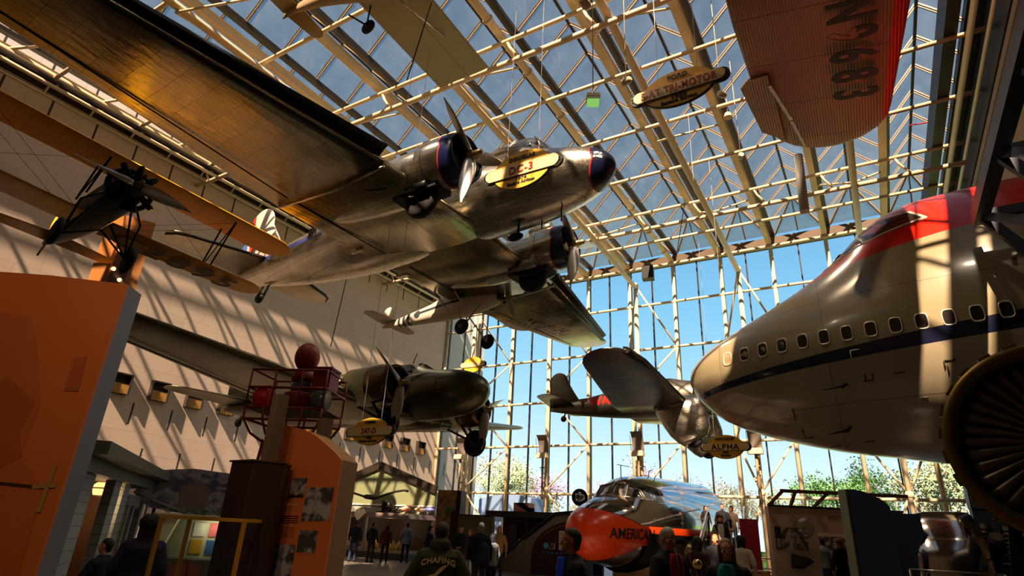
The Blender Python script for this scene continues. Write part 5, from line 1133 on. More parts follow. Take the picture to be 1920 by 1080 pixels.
for a_, b_ in ((0, .35), (.7, .75), (1.4, 1.75), (2.4, 2.2), (3.3, 3.0)): loc(MB().bar(sp(a_, 0, 2.76), sp(b_, -.4, 3.2), .08, .08), t).build('canopy_strut', M_brown, t)
loc(MB().bar(sp(.3, -.4, 3.22), sp(4.2, -.4, 3.22), .1, .1), t).build('canopy_beam', M_brown, t); loc(MB().bar(sp(0, -.02, 2.78), sp(4.2, -.02, 2.78), .06, .06), t).build('canopy_base_beam', M_dark, t)
loc(MB()._a([sp(0, 0, 2.8), sp(4.2, 0, 2.8), sp(4.2, -.4, 3.2), sp(.35, -.4, 3.2)], [(0, 1, 2, 3)]), t).build('canopy_glass', M_pane, t)
A3, UU, NN = S0, U, N
decal(t, [(.12, 1.5), (1.1, 1.5), (1.1, 2.15), (.12, 2.15)], photo_mat('safety_photo', 6), 'photograph', S0, U, N, .02)
decal(t, [(.12, 1.5), (.3, 1.5), (.3, 2.15), (.12, 2.15)], M_ink, 'text_panel', S0, U, N, .025)
for k in range(6): decal(t, [(.15, 1.56 + k * .045), (.27, 1.56 + k * .045), (.27, 1.58 + k * .045), (.15, 1.58 + k * .045)], M_paper, 'text_line', S0, U, N, .028)
text_obj('SAFETY WORKERS', 'lettering', M_ink, t, .13, .003, M=Matrix.Translation(-S0) @ basis(sp(2.35, -.02, 2.5), U, (0, 0, 1)), align='CENTER')
loc(MB().ball(sp(.95, -.25, 2.15), .3, .3, .32, 20), t).build('clear_dome', clear_glass('dome', (.8, .76, .72), .3), t)
loc(MB().prism([sp(.55, -.02, 1.4), sp(.9, -.45, 1.3), sp(1.0, -.45, 1.2), sp(.8, -.02, .98), sp(.5, -.02, 1.0)], Vector((.05, -.03, -.02))), t).build('wall_bracket_model', M_dark, t)

# navy panels
t = thing('exhibit_wall', 'navy panel with a curved top and olive edge in front of the safety exhibit', 'exhibit panel', (-.35, 11.2, 0)); Mnv = paint('navy_panel', (62, 68, 100), .6, 0, .08, 3); Mol = paint('olive_edge', (96, 100, 80), .6)
A3 = Vector((-.47, 11.2, 0)); U = Vector((.9, .43, 0)).normalized(); N = Vector((-.43, .9, 0)).normalized()
loc(panel(MB(), [0, .12, .25, .4, .55, .62], [2.5, 2.505, 2.48, 2.42, 2.34, 2.26], A3, U, N, .26), t).build('face_board', Mnv, t)
loc(MB().prism([A3 - U * .02 - N * .01, A3 - U * .02 + N * .27, A3 - U * .02 + N * .27 + Vector((0, 0, 2.5)), A3 - U * .02 - N * .01 + Vector((0, 0, 2.5))], U * .02), t).build('panel_edge', Mol, t)
t = thing('exhibit_wall', 'lower square navy panel against the right of the curved one', 'exhibit panel', (.1, 12.2, 0), .3); MB().box(-.18, .36, -.15, .15, 0, 2.2).build('panel_body', paint('navy_block', (48, 62, 84), .6), t)
MB().box(.38, .4, -.1, .12, 1.2, 1.8).build('text_strip', M_paper, t)

# cutaway engine, riveted post, teal partition
t = thing('cutaway_engine', 'polished barrel cowling with exposed piston engine behind it at the lower right', 'engine', (.55, 13.0, 1.25), .12)
MB().lathe([(-.42, .7), (-.36, .86), (-.25, .96), (0, 1.03), (.35, 1.05), (.62, 1.04), (.62, .98), (-.2, .9)], (0, 0, 0), 'x', 48, cap=False).build('cowling', paint('mirror_cowl', (206, 200, 190), .12, 1.0, .05, 1), t)
MB().lathe([(-.3, .85), (-.28, .02)], (0, 0, 0), 'x', 32, cap=False).build('cowl_disc', M_alud, t)
radial(t, (.85, 0, 0), .92, 9, .3); radial(t, (1.15, 0, 0), .9, 9, .3)
mb = MB(); R_ = random.Random(11)
for k in range(46):
    a_ = R_.uniform(0, 2 * PI); r_ = R_.uniform(.5, 1.02); x_ = R_.uniform(.7, 1.4); p = Vector((x_, r_ * math.cos(a_), r_ * math.sin(a_)))
    q = p + Vector((R_.uniform(-.15, .35), R_.uniform(-.25, .25), R_.uniform(-.25, .25))); MB().tube([p, (p + q) / 2 + Vector((0, 0, .06)), q], R_.choice((.012, .02, .03)), 5).build('pipe', M_eng, t)
for sy in (-1, 1): MB().bar((.2, sy * .3, -1.25), (.2, sy * .25, -.95), .1, .1, (1, 0, 0)).build('cradle_leg', M_blk, t)
t = thing('riveted_post', 'blue-grey riveted metal post in front of the turbofan', 'post', (1.42, 13.15, 0), .1); MB().box(-.16, .16, -.1, .1, 0, 2.35).box(-.17, .17, -.12, .12, 2.35, 2.75).build('post_body', paint('blue_grey_metal', (74, 80, 98), .4, .5), t)
mb = MB()
for k in range(44): mb.ball((.1, -.105, .3 + k * .045), .011, n=6)
mb.build('rivet', M_alud, t)
o = MB().box(0, 2.6, 0, .12, 0, 1.95).build('teal_partition', paint('teal_board', (44, 62, 66), .7)); o.location = (1.75, 14.3, 0); tag(o, 'dark teal partition below the turbofan', 'partition')
t = thing('low_railing', 'thin double railing before the cutaway engine', 'railing', (.2, 11.6, 0)); 
for z_ in (1.2, 1.38): MB().tube([(0, .2, z_), (1.2, .5, z_)], .012, 6).build('rail', M_steel, t)
for s_ in (0, 1): MB().tube([(s_ * 1.2, .2 + .3 * s_, 0), (s_ * 1.2, .2 + .3 * s_, 1.38)], .02, 6).build('rail_post', M_steel, t)

# turbofan
def fan():
    c = Vector((1.86, 8.85, 2.84)); t = thing('turbofan_engine', 'huge dark turbofan with a brass rim and wide blades at the right edge', 'jet engine', mat=Matrix.Translation(c) @ Matrix.Rotation(math.radians(-96), 4, 'Z'))
    Mrim = paint('dark_brass_rim', (108, 84, 34), .4, .7, .2, 5)
    MB().lathe([(.10, 1.12), (.14, 1.08), (.12, 1.0), (0.02, .955), (-.5, .95), (-.5, 1.02), (0, 1.03), (.04, 1.12)], (0, 0, 0), 'x', 64, cap=False).build('fan_rim', Mrim, t)
    mb = MB()
    for k in range(26): a_ = 2 * PI * k / 26; MB().box(.0, .1, -.07, .07, 1.08, 1.15).xf(Matrix.Rotation(a_, 4, 'X')).build('flange_lug', Mrim, t)
    Mbl = paint('dark_titanium', (104, 86, 66), .38, .6, .15, 4); bm = None
    for k in range(36):
        if bm is None:
            R = []
            for i in range(9):
                u_ = i / 8; r = .22 + .725 * u_; tw = math.radians(28 + 34 * u_); ch = .075 + .035 * u_
                R.append([(ch * s_ * math.cos(tw) - .08 + h * math.sin(tw), ch * s_ * math.sin(tw) - h * math.cos(tw), r) for s_, h in ((-1, 0), (-.3, .01), (.5, .012), (1, 0), (.4, -.004), (-.4, -.004))])
            b_ = MB().rings(R).build('fan_blade', Mbl, t); bm = b_.data
        else: b_ = bpy.data.objects.new('fan_blade', bm); COL.objects.link(b_); b_.parent = t
        b_.rotation_euler = (2 * PI * k / 36, 0, 0)
    MB().lathe([(.22, .01), (.16, .12), (.0, .22), (-.2, .25)], (0, 0, 0), 'x', 32).build('spinner', M_eng, t)
    MB().lathe([(-.3, .97), (-.31, .05)], (0, 0, 0), 'x', 40, cap=False).build('inner_duct', M_boot, t)
    MB().lathe([(-.1, 1.04), (-.6, 1.08), (-1.6, .98), (-2.2, .7), (-3.4, .55), (-3.5, .1)], (0, 0, 0), 'x', 40).build('nacelle', M_eng, t)
    for sy in (-1, 1): MB().bar((-.9, sy * .6, -.8), (-.9, sy * .9, -2.84), .14, .14, (1, 0, 0)).build('stand_leg', M_blk, t)
fan()

# steel mezzanine frame at the right
t = thing('steel_truss', 'dark slate steel truss against the right wall over the turbofan', 'steel truss', (2.9, 10, 0)); Msl = paint('slate_steel', (44, 48, 62), .5, .2, .1, 3)
def bm_(p, q, w_=.24, h_=.3, nm='truss_member'): loc(MB().bar(p, q, w_, h_), t).build(nm, Msl, t)
bm_((2.85, 15.2, 8.62), (2.85, 1.0, 8.62), .26, .34, 'top_chord'); bm_((3.9, 15.2, 8.62), (3.9, 1.0, 8.62), .3, .4, 'top_chord'); bm_((4.6, 15.2, 5.6), (4.6, 1.0, 5.6), .3, .4, 'bottom_chord')
for k, yy in enumerate((15.0, 12.4, 9.8, 7.2)):
    bm_((2.85, yy, 8.6), (4.6, yy - .1, 5.6), .16, .2); bm_((2.85, yy, 8.6), (5.9, yy, 8.6), .16, .2); bm_((4.6, yy, 5.6), (5.95, yy, 5.6), .16, .2); bm_((4.6, yy, 5.6), (4.6, yy, 0), .22, .22, 'post')
    bm_((2.85, yy, 8.6), (3.9, yy - 2.5, 6.8), .13, .18); bm_((3.9, yy, 8.6), (4.6, yy - 2.4, 5.6), .13, .18)
loc(MB().box(3.95, 5.95, .5, 15.4, 8.8, 8.9), t).build('deck', Msl, t)
loc(MB().box(4.9, 5.9, .5, 12, 2.6, 8.6), t).build('back_cladding', paint('black_cladding', (28, 26, 26), .8), t)

# ---------------------------------------------------------------- hanging signs
Ms_y = paint('sign_yellow', (226, 170, 44), .5, 0, .05, 3); Ms_c = paint('sign_cream', (222, 190, 128), .5, 0, .05, 3); Ms_k = paint('sign_dark', (44, 42, 40), .4); Ms_r = paint('sign_red', (150, 30, 24), .5)
def sign(px, py, d, W, H, lines, label, rz=0., dz=0.):
    c = ray_at(px, py, d); t = thing('hanging_sign', label, 'sign', tuple(c), rz)
    ell = lambda a, b, y, n_=48: [(a * math.cos(2 * PI * k / n_), y, b * math.sin(2 * PI * k / n_)) for k in range(n_)]
    pill = lambda a, b, y: [(s * (a - b) + b * math.cos(q), y, b * math.sin(q)) for s, q in [(1, -PI / 2 + PI * k / 12) for k in range(13)] + [(-1, PI / 2 + PI * k / 12) for k in range(13)]]
    eb = W * .36
    MB().prism(ell(eb * 1.02, H * 1.02, -.02), (0, .05, 0)).prism(pill(W / 2, H * .37, -.025), (0, .06, 0)).build('sign_back', Ms_k, t)
    MB().prism(ell(eb, H, -.035), (0, .02, 0)).build('sign_oval', Ms_y, t)
    MB().prism(pill(W / 2 * .92, H * .32, -.055), (0, .02, 0)).build('sign_bar', Ms_c, t); MB().box(-W * .44, W * .44, -.058, -.05, -H * .355, -H * .32).build('bar_line', Ms_k, t)
    for (tx, sz, z_, m, sx) in lines: text_obj(tx, 'lettering', m, t, sz, .003, M=basis((0, -.062 if abs(z_) < H * .3 else -.042, z_), (1, 0, 0), (0, 0, 1)), sx=sx, spacing=1.15, bold=.006)
    for s in (-1, 1): MB().tube([(s * W * .2, 0, H * .8), (s * W * .2, 0, 18.2 - c.z)], .006, 4).build('hanging_wire', M_steel, t); MB().ball((s * W * .47, -.06, 0), .02, n=8).build('bolt', M_blk, t)
    return t
sign(1272, 165, 10.2, 1.72, .36, [('FORD', .12, .235, M_ink, 1), ('5-AT TRI-MOTOR', .2, -.01, Ms_r, .74), ('1928', .12, -.185, M_ink, 1), ('Eastern Service', .085, -.27, M_ink, 1)], 'yellow oval hanging sign reading FORD 5-AT TRI-MOTOR under the skylight')
sign(979, 318, 12.0, 1.85, .44, [('DOUGLAS', .12, .27, M_ink, 1), ('DC-3', .24, -.01, Ms_r, .95), ('1936', .12, -.21, M_ink, 1), ('Eastern Airlines', .085, -.31, M_ink, 1)], 'yellow oval hanging sign reading DC-3 before the silver airliner propeller')
sign(694, 809, 15.5, 1.72, .35, [('BOEING', .09, .23, M_ink, 1), ('247-D', .2, 0, Ms_r, .9), ('1934', .09, -.17, M_ink, 1), ('Western Air Lines', .07, -.25, M_ink, 1)], 'yellow oval hanging sign reading 247-D under the olive-grey airliner')
sign(1360, 838, 19.5, 1.65, .38, [('NORTHROP', .1, .25, M_ink, 1), ('ALPHA', .26, -.01, M_ink, 1), ('1931', .1, -.19, M_ink, 1), ('Service', .09, -.28, M_ink, 1)], 'yellow oval hanging sign reading ALPHA against the glass wall')
sign(887, 684, 27.0, 1.45, .36, [], 'small yellow oval hanging sign near the glass corner with no readable letters')

# ---------------------------------------------------------------- fixtures
for k, (px, py, d, lb) in enumerate(((1097, 6, 11.9, 'glowing spotlight at the top of the view under the skylight'), (1174, 153, 15, 'glowing spotlight left of the tri-motor sign'), (1352, 177, 17.2, 'glowing spotlight right of the tri-motor sign'), (1389, 292, 21, 'small bright spotlight on the roof beam below the tri-motor sign'))):
    c = ray_at(px, py, d); t = thing('spotlight', lb, 'spotlight', tuple(c), 1.2 * k)
    MB().lathe([(-.16, .05), (-.12, .09), (.08, .1), (.1, .085)], (0, 0, 0), 'y', 16).build('lamp_housing', M_cream, t); MB().lathe([(.085, .082), (.09, .01)], (0, 0, 0), 'y', 16).build('lamp_lens', emit('spot_glow%d' % k, (255, 200, 150), 14), t); MB().tube([(0, 0, .08), (0, 0, max(.3, 18.7 - c.z))], .012, 5).build('drop_rod', M_cream, t)
    l = bpy.data.lights.new('spot_light', 'SPOT'); l.energy = 600; l.color = (1, .72, .45); l.spot_size = 1.5; l.spot_blend = 1; l.shadow_soft_size = .1
    lo = bpy.data.objects.new('spot_light', l); COL.objects.link(lo); lo.location = c + Vector((0, 0, -.2)); lo.rotation_euler = (Vector(((1.6, 9, 2), (-5, 7, 1), (1, 12, 1.5), (-3, 20, 1.5))[k]) - lo.location).to_track_quat('-Z', 'Y').to_euler()
c = ray_at(1112, 190, 14); t = thing('green_floodlight', 'white box floodlight with glowing green underside hanging under the skylight', 'floodlight', tuple(c), .5)
MB().box(-.16, .16, -.12, .12, 0, .16).box(-.165, .165, -.125, .125, .07, .075).build('lamp_housing', paint('pale_housing', (214, 204, 172), .5), t); MB().box(-.14, .14, -.1, .1, -.09, 0).build('lamp_lens', emit('green_glow', (150, 220, 110), .55), t); MB().tube([(0, 0, .16), (0, 0, 18.2 - c.z)], .012, 5).build('drop_rod', M_cream, t)
c = ray_at(1215, 513, 36.5); t = thing('loudspeaker', 'black box loudspeaker hung from the head of the glass wall', 'speaker', tuple(c), .2); MB().box(-.35, .35, -.3, .3, -.4, .4).build('speaker_box', M_blk, t); MB().tube([(0, 0, .4), (0, .3, .9)], .03, 6).build('bracket', M_blk, t)
for k, (ix, lb) in enumerate(((-24.6, 'curved floodlight reflector on the truss post nearest the stone wall'), (-18.2, 'curved floodlight reflector on the truss post above the flat-roofed counter'), (-11.9, 'curved floodlight reflector on the truss post above the polished nose'), (-5.4, 'curved floodlight reflector on the truss post beside the ALPHA sign'))):
    t = thing('reflector_lamp', lb, 'floodlight', (ix, 34.55, 6.1), (0, 0, 0, 0)[k])
    MB().grid(lambda a, b: (-.35 + .7 * b, -.1 - .55 * (1 - math.cos(a * 1.4)), .2 + 1.0 * math.sin(a * 1.4) * 1.1), 8, 1).build('reflector', paint('reflector_grey', (120, 110, 98), .5, .3), t)
    MB().box(-.38, .38, -.5, -.1, -.1, .12).box(-.36, .36, -.48, -.12, .12, .2).build('lamp_housing', M_cream, t); MB().tube([(0, -.2, -.1), (0, -.15, -2.6)], .08, 8).tube([(-.15, -.2, -.7), (.15, -.2, -.7)], .04, 6).tube([(-.15, -.2, -1.3), (.15, -.2, -1.3)], .04, 6).build('lamp_pole', M_creamd, t)
    MB().tube([(-.36, -.3, .1), (-.33, -.6, 1.1)], .015, 5).build('stay', M_dark, t); MB().tube([(0, -.16, -1.6), (0, .35, -1.6)], .05, 6).build('wall_arm', M_creamd, t)
c = ray_at(1498, 330, 16); o = MB().tube([(0, 0, -1.1), (.05, .1, .7)], .12, 14).build('ventilation_tube', M_white); o.location = c; tag(o, 'short white round tube below the corrugated wing tip', 'tube')
# hanging cables for the aircraft
for (px, py, d, lb) in ((620, 650, 24, 'steel cable running down to the olive-grey airliner tail'), (763, 150, 17.5, 'steel cable above the silver airliner left engine'), (1270, 470, 30, 'thin cable crossing the glass near the loudspeaker')):
    c = ray_at(px, py, d); o = MB().tube([(c.x, c.y, c.z), (c.x + .5, c.y + .3, 18.2)], .02, 5).build('hanging_cable', M_blk); tag(o, lb, 'cable')
# spotlights added to brighten the two orange panels
for k, (p, tgt, e_) in enumerate((((-2.8, -1.2, 5.5), (-5.6, 1.5, 1.8), 115), ((-3.6, 1.6, 5.6), (-5.4, 4.6, 1.8), 60))):
    t = thing('added_spotlight', ['added black spotlight aimed at the big orange panel', 'added black spotlight aimed at the arched orange panel'][k], 'spotlight', p)
    d_ = (Vector(tgt) - Vector(p)).normalized(); MB().tube([-d_ * .15, d_ * .05, d_ * .12], [.05, .07, .08], 14).build('lamp_housing', M_blk, t); MB().tube([(0, 0, .05), (0, 0, 12.4)], .015, 5).build('drop_rod', M_blk, t)
    l = bpy.data.lights.new('fill_spot', 'SPOT'); l.energy = e_; l.color = (1, .76, .5); l.spot_size = 1.3; l.spot_blend = .8; l.shadow_soft_size = .08
    lo = bpy.data.objects.new('fill_spot', l); COL.objects.link(lo); lo.location = Vector(p) + d_ * .14; lo.rotation_euler = d_.to_track_quat('-Z', 'Y').to_euler()

# floodlights added under the roof as fill for the dark exhibits
for k, (x, y, lb) in enumerate(((-21, 14, 'added fill floodlight over the stone wall side'), (-14, 7, 'added fill floodlight over the beacon tower'), (-7, 3.6, 'added fill floodlight high over the orange panels'), (-1, 10.5, 'added fill floodlight over the navy panels'), (3.2, 7, 'added fill floodlight nearest the steel truss'), (-19, 21, 'added fill floodlight over the long case'), (-11, 24.6, 'added fill floodlight over the stair wall'), (-3, 21, 'added fill floodlight over the safety exhibit'))):
    t = thing('fill_floodlight', lb, 'floodlight', (x, y, 17.75)); MB().lathe([(-.12, .16), (-.1, .18), (.1, .12), (.16, .05)], (0, 0, 0), 'z', 16).build('lamp_housing', M_cream, t); MB().tube([(0, 0, .1), (0, 0, 1.0)], .015, 5).build('drop_rod', M_cream, t)
    l = bpy.data.lights.new('fill_flood', 'SPOT'); l.energy = FILL_E; l.color = (1, .80, .58); l.spot_size = 2.3; l.spot_blend = 1; l.shadow_soft_size = .25
    lo = bpy.data.objects.new('fill_flood', l); COL.objects.link(lo); lo.location = (x, y, 17.55)
for nm, p, e_, c_ in (('case_light', (-14.6, 9.9, 1.35), 4, (1, .9, .6)), ('long_case_light', (-22.3, 25.2, 1.7), 12, (1, .7, .4)), ('long_case_light', (-25.2, 25.2, 1.7), 10, (1, .7, .4))):
    l = bpy.data.lights.new(nm, 'POINT'); l.energy = e_; l.color = c_; l.shadow_soft_size = .1; lo = bpy.data.objects.new(nm, l); COL.objects.link(lo); lo.location = p
# ---------------------------------------------------------------- people
def cap_mb(mb, a, b, r0, r1=None, n=12, fl=1.0, fdir=None):
    """tapered capsule; fl flattens along fdir"""
    r1 = r0 if r1 is None else r1; a, b = Vector(a), Vector(b); t = (b - a); L = t.length; t = t.normalized() if L > 1e-6 else Vector((0, 0, 1))
    x = (Vector(fdir) - t * Vector(fdir).dot(t)).normalized() if fdir else t.orthogonal().normalized(); y = t.cross(x); R = []
    for k in range(5): q = PI / 2 * k / 4; R.append((a - t * r0 * math.cos(q), max(r0 * math.sin(q), 1e-4)))
    for k in range(5): q = PI / 2 * k / 4; R.append((b + t * r1 * math.sin(q), max(r1 * math.cos(q), 1e-4)))
    return mb.rings([[c + (x * math.cos(2 * PI * j / n) * fl + y * math.sin(2 * PI * j / n)) * r for j in range(n)] for c, r in R])
def lump(o, vox, smooth=3):
    m = o.modifiers.new('merge', 'REMESH'); m.mode = 'VOXEL'; m.voxel_size = vox; m.use_smooth_shade = True
    s = o.modifiers.new('soften', 'SMOOTH'); s.factor = .5; s.iterations = smooth; return o
def torso(mb, z0, z1, prof):
    """prof: (z, half width, half depth, y) """
    return mb.rings([[Vector((w_ * math.cos(a), y_ + d_ * math.sin(a), z_)) for a in [2 * PI * k / 20 for k in range(20)]] for z_, w_, d_, y_ in prof])
SKIN = {}
def skin(rgb):
    if rgb not in SKIN: SKIN[rgb] = paint('skin_%d_%d_%d' % rgb, rgb, .55, 0, .06, 20)
    return SKIN[rgb]
MATC = {}
def cloth(rgb):
    if rgb not in MATC: MATC[rgb] = paint('cloth_%d_%d_%d' % rgb, rgb, .85, 0, .18, 9, .2, .15)
    return MATC[rgb]
def person(label, x, y, face, h=1.72, z=0., top=(30, 30, 34), pants=(34, 36, 44), hair=(30, 22, 18), sk=(176, 122, 92), shirt=None, hairlen=0, arms=None, turn=0., legs=None, vox=.014, fem=False, bulk=1., glasses=False, skirt=None, hood=False, nod=0., beard=False, group=None):
    t = thing('person', label, 'person', (x, y, z), math.radians(face - 90), group); k = h / 1.75; t.scale = (k, k, k)
    F = vox <= .009
    A = {'L': ((-.21, 0, 1.41), (-.26, -.03, 1.12), (-.27, .06, .87)), 'R': ((.21, 0, 1.41), (.26, -.03, 1.12), (.27, .06, .87))}
    if arms: A.update(arms)
    Lg = {'L': ((-.095, 0, .90), (-.105, .02, .49), (-.11, -.02, .08)), 'R': ((.095, 0, .90), (.105, .02, .49), (.11, -.02, .08))}
    if legs: Lg.update(legs)
    b = MB()
    torso(b, 0, 0, [(.84, .05, .05, 0), (.88, .15, .10, 0), (.96, .165, .115, 0), (1.08, .14, .10, .0), (1.22, .155, .11, 0), (1.36, .18, .115, -.005), (1.43, .15, .09, -.01), (1.48, .06, .06, -.01)])
    cap_mb(b, (0, -.01, 1.42), (0, .01, 1.54), .056, .052)
    for s, (S_, E_, W_) in A.items():
        cap_mb(b, (S_[0] * .78, S_[1], S_[2] - .04), E_, .044, .036); cap_mb(b, E_, W_, .04, .027)
        S_, E_, W_ = Vector(S_), Vector(E_), Vector(W_); d = (W_ - E_).normalized(); sd = -1 if s == 'L' else 1
        side = Vector((0, 1, 0)) - d * d.y; side = side.normalized() if side.length > .2 else Vector((-sd, 0, 0)); side = (side - d * side.dot(d)).normalized(); pn = d.cross(side) * (1 if d.cross(side).dot(Vector((-sd, 0, 0))) > 0 else -1)
        cap_mb(b, W_, W_ + d * .07, .026, .036, fl=.5, fdir=pn)
        for i, (o_, ln) in enumerate(((.028, .072), (.010, .080), (-.010, .075), (-.028, .060))):
            p0 = W_ + d * .085 + side * o_; p1 = p0 + (d * .85 + pn * .35 + side * o_ * .6) * ln * .5; p2 = p1 + (d * .6 + pn * .8) * ln * .5
            cap_mb(b, p0 - d * .02, p1, .0095, .009, 8); cap_mb(b, p1, p2, .009, .0075, 8)
        p0 = W_ + d * .03 + side * .026; p1 = p0 + (side * .7 + d * .6 + pn * .3) * .038; cap_mb(b, p0, p1, .0115, .010, 8); cap_mb(b, p1, p1 + (d * .8 + pn * .5) * .028, .010, .008, 8)
    for s, (H_, K_, F_) in Lg.items():
        cap_mb(b, H_, K_, .082, .055); cap_mb(b, K_, F_, .052, .034); cap_mb(b, F_, (F_[0], F_[1] + .13, F_[2] - .045), .035, .028)
    # head
    T = Matrix.Translation((0, .012, 1.60)) @ Matrix.Rotation(math.radians(turn), 4, 'Z') @ Matrix.Rotation(math.radians(-nod), 4, 'X')
    hd = MB(); hd.ball((0, -.008, .045), .076, .096, .092, 20)
    cap_mb(hd, (0, .02, .0), (0, .035, -.055), .062, .042); cap_mb(hd, (0, .062, -.072), (0, .058, -.075), .022)
    cap_mb(hd, (0, .088, .022), (0, .103, -.014), .009, .013, 8); hd.ball((0, .10, -.018), .016, .012, .009, 8)
    cap_mb(hd, (-.035, .078, .045), (.035, .078, .045), .011, .011, 8)
    cap_mb(hd, (-.022, .083, -.045), (.022, .083, -.045), .008, .008, 8); cap_mb(hd, (-.017, .082, -.056), (.017, .082, -.056), .008, .008, 8)
    for s in (-1, 1):
        cap_mb(hd, (s * .045, .06, -.008), (s * .04, .06, -.02), .022, .02, 8); hd.ball((s * .078, -.005, .005), .009, .018, .03, 8)
    hd.xf(T); b._a(hd.v, hd.f); 
    lump(b.build('body', skin(sk), t, recalc=False), vox, 2)
    if vox < .0125:
        for s in (-1, 1): MB().ball((s * .031, .083, .022), .011, .009, .008, 10).xf(T).build('eye', M_white, t); MB().ball((s * .031, .0915, .022), .005, .003, .005, 8).xf(T).build('pupil', M_ink, t)
        MB().tube([(-.021, .0925, -.05), (0, .0945, -.049), (.021, .0925, -.05)], .0025, 5).xf(T).build('mouth', paint('lip_%d' % sk[0], (130, 60, 52), .6), t)
    # clothes
    c = MB(); B_ = bulk; hem = .80 if not fem else .84
    torso(c, 0, 0, [(hem, .17 * B_, .125 * B_, 0), (hem + .02, .185 * B_, .135 * B_, 0), (.98, .18 * B_, .13 * B_, 0), (1.1, .165 * B_, .12 * B_, 0), (1.24, .18 * B_, .128 * B_, 0), (1.36, .20 * B_, .13 * B_, -.005), (1.42, .185 * B_ ** .5, .115, -.008), (1.455, .14, .1, -.01), (1.49, .085, .08, -.01), (1.50, .05, .05, -.01)])
    for s, (S_, E_, W_) in A.items():
        W2 = Vector(E_).lerp(Vector(W_), .9); cap_mb(c, (S_[0] * .82, S_[1], S_[2] - .035), E_, .074 * B_ ** .5, .062 * B_ ** .8); cap_mb(c, E_, W2, .056 * B_, .042 * B_)
    if hood: c.rings([[Vector((.10 * math.cos(a) * q, -.05 + .08 * math.sin(a) * q, z_)) for a in [2 * PI * j / 18 for j in range(18)]] for z_, q in ((1.42, .9), (1.46, 1.25), (1.52, 1.2), (1.56, .8))])
    lump(c.build('jacket' if shirt else 'top', cloth(top), t, recalc=False), vox, 4)
    if shirt:
        s_ = MB(); s_.rings([[Vector((w_ * math.cos(a), (.125 * B_ + .012) * math.sin(a), z_)) for a in [PI * (.5 - q) + 2 * PI * q * j / 10 for j in range(11)]] + [Vector((w_ * .6 * math.cos(a), .1 * math.sin(a), z_)) for a in [PI * (.5 + q) - 2 * PI * q * j / 4 for j in range(5)]] for z_, w_, q in ((.84, .19 * B_, .12), (1.0, .19 * B_, .14), (1.2, .19 * B_, .17), (1.36, .19 * B_, .18), (1.45, .13, .22), (1.47, .08, .3))])
        s_.build('shirt', cloth(shirt), t)
    p = MB()
    torso(p, 0, 0, [(.78, .12, .1, 0), (.86, .18, .125, 0), (.97, .172, .12, 0), (1.0, .15, .11, 0)])
    for s, (H_, K_, F_) in Lg.items(): cap_mb(p, H_, K_, .098, .07); cap_mb(p, K_, F_, .068, .056)
    if skirt: torso(p, 0, 0, [(.42, .26, .2, 0), (.44, .27, .21, 0), (.7, .22, .17, 0), (.98, .17, .12, 0)])
    lump(p.build('skirt' if skirt else 'trousers', cloth(skirt or pants), t, recalc=False), vox, 3)
    for s, (H_, K_, F_) in Lg.items():
        q = MB(); cap_mb(q, (F_[0], F_[1] - .03, F_[2] - .035), (F_[0], F_[1] + .15, F_[2] - .045), .045, .036, 10); o = lump(q.build('shoe', M_rub, t, recalc=False), .012, 2)
    hm = MB()
    hm.rings([[Vector((.081 * math.sin(u) * math.cos(a), -.022 + .097 * math.sin(u) * math.sin(a), .056 + .092 * math.cos(u) + .012 * math.sin(a) * math.sin(u))) for a in [2 * PI * j / 20 for j in range(20)]] for u in [PI * q / 16 for q in range(0, 9)]])
    cap_mb(hm, (0, -.045, .03), (0, -.05, -.03), .072, .05)
    for s in (-1, 1): cap_mb(hm, (s * .062, -.03, .05), (s * .060, -.035, .0), .022, .016)
    if hairlen:
        for s in (-1, 0, 1): cap_mb(hm, (s * .05, -.05, .02), (s * .06, -.06, -.05 - hairlen), .06 if s == 0 else .048, .045)
        if hairlen < .12:
            for q_ in range(40): a_ = q_ * 2.4; u_ = -.35 + 1.3 * q_ / 40; rr = math.sqrt(max(0, 1 - u_ * u_)); (math.sin(a_) < .45 or u_ > .55) and hm.ball((.088 * rr * math.cos(a_), -.03 + .092 * rr * math.sin(a_), .055 + .085 * u_), .036, n=8)
        else:
            for s in (-1, 1): cap_mb(hm, (s * .078, .015, .06), (s * .085, .0, -.04 - hairlen * .5), .022, .02)
    if beard: cap_mb(hm, (-.035, .055, -.06), (.035, .055, -.06), .032)
    hm.xf(T); lump(hm.build('hair', paint('hair_%d_%d_%d' % hair, hair, .7, 0, .3, 30), t, recalc=False), max(vox, .01), 2)
    if glasses:
        gm = MB()
        for s in (-1, 1): gm.tube([(s * .033 + .024 * math.cos(a), .101, .02 + .019 * math.sin(a)) for a in [2 * PI * j / 12 for j in range(13)]], .0025, 5).tube([(s * .057, .1, .024), (s * .08, .0, .022)], .0022, 5)
        gm.tube([(-.009, .103, .022), (.009, .103, .022)], .0022, 5); gm.xf(T).build('glasses', M_blk, t)
    return t
def at_head(px, py, d):
    p = ray_at(px, py, d); return p.x, p.y, p.z
N9, N12 = .0085, .012
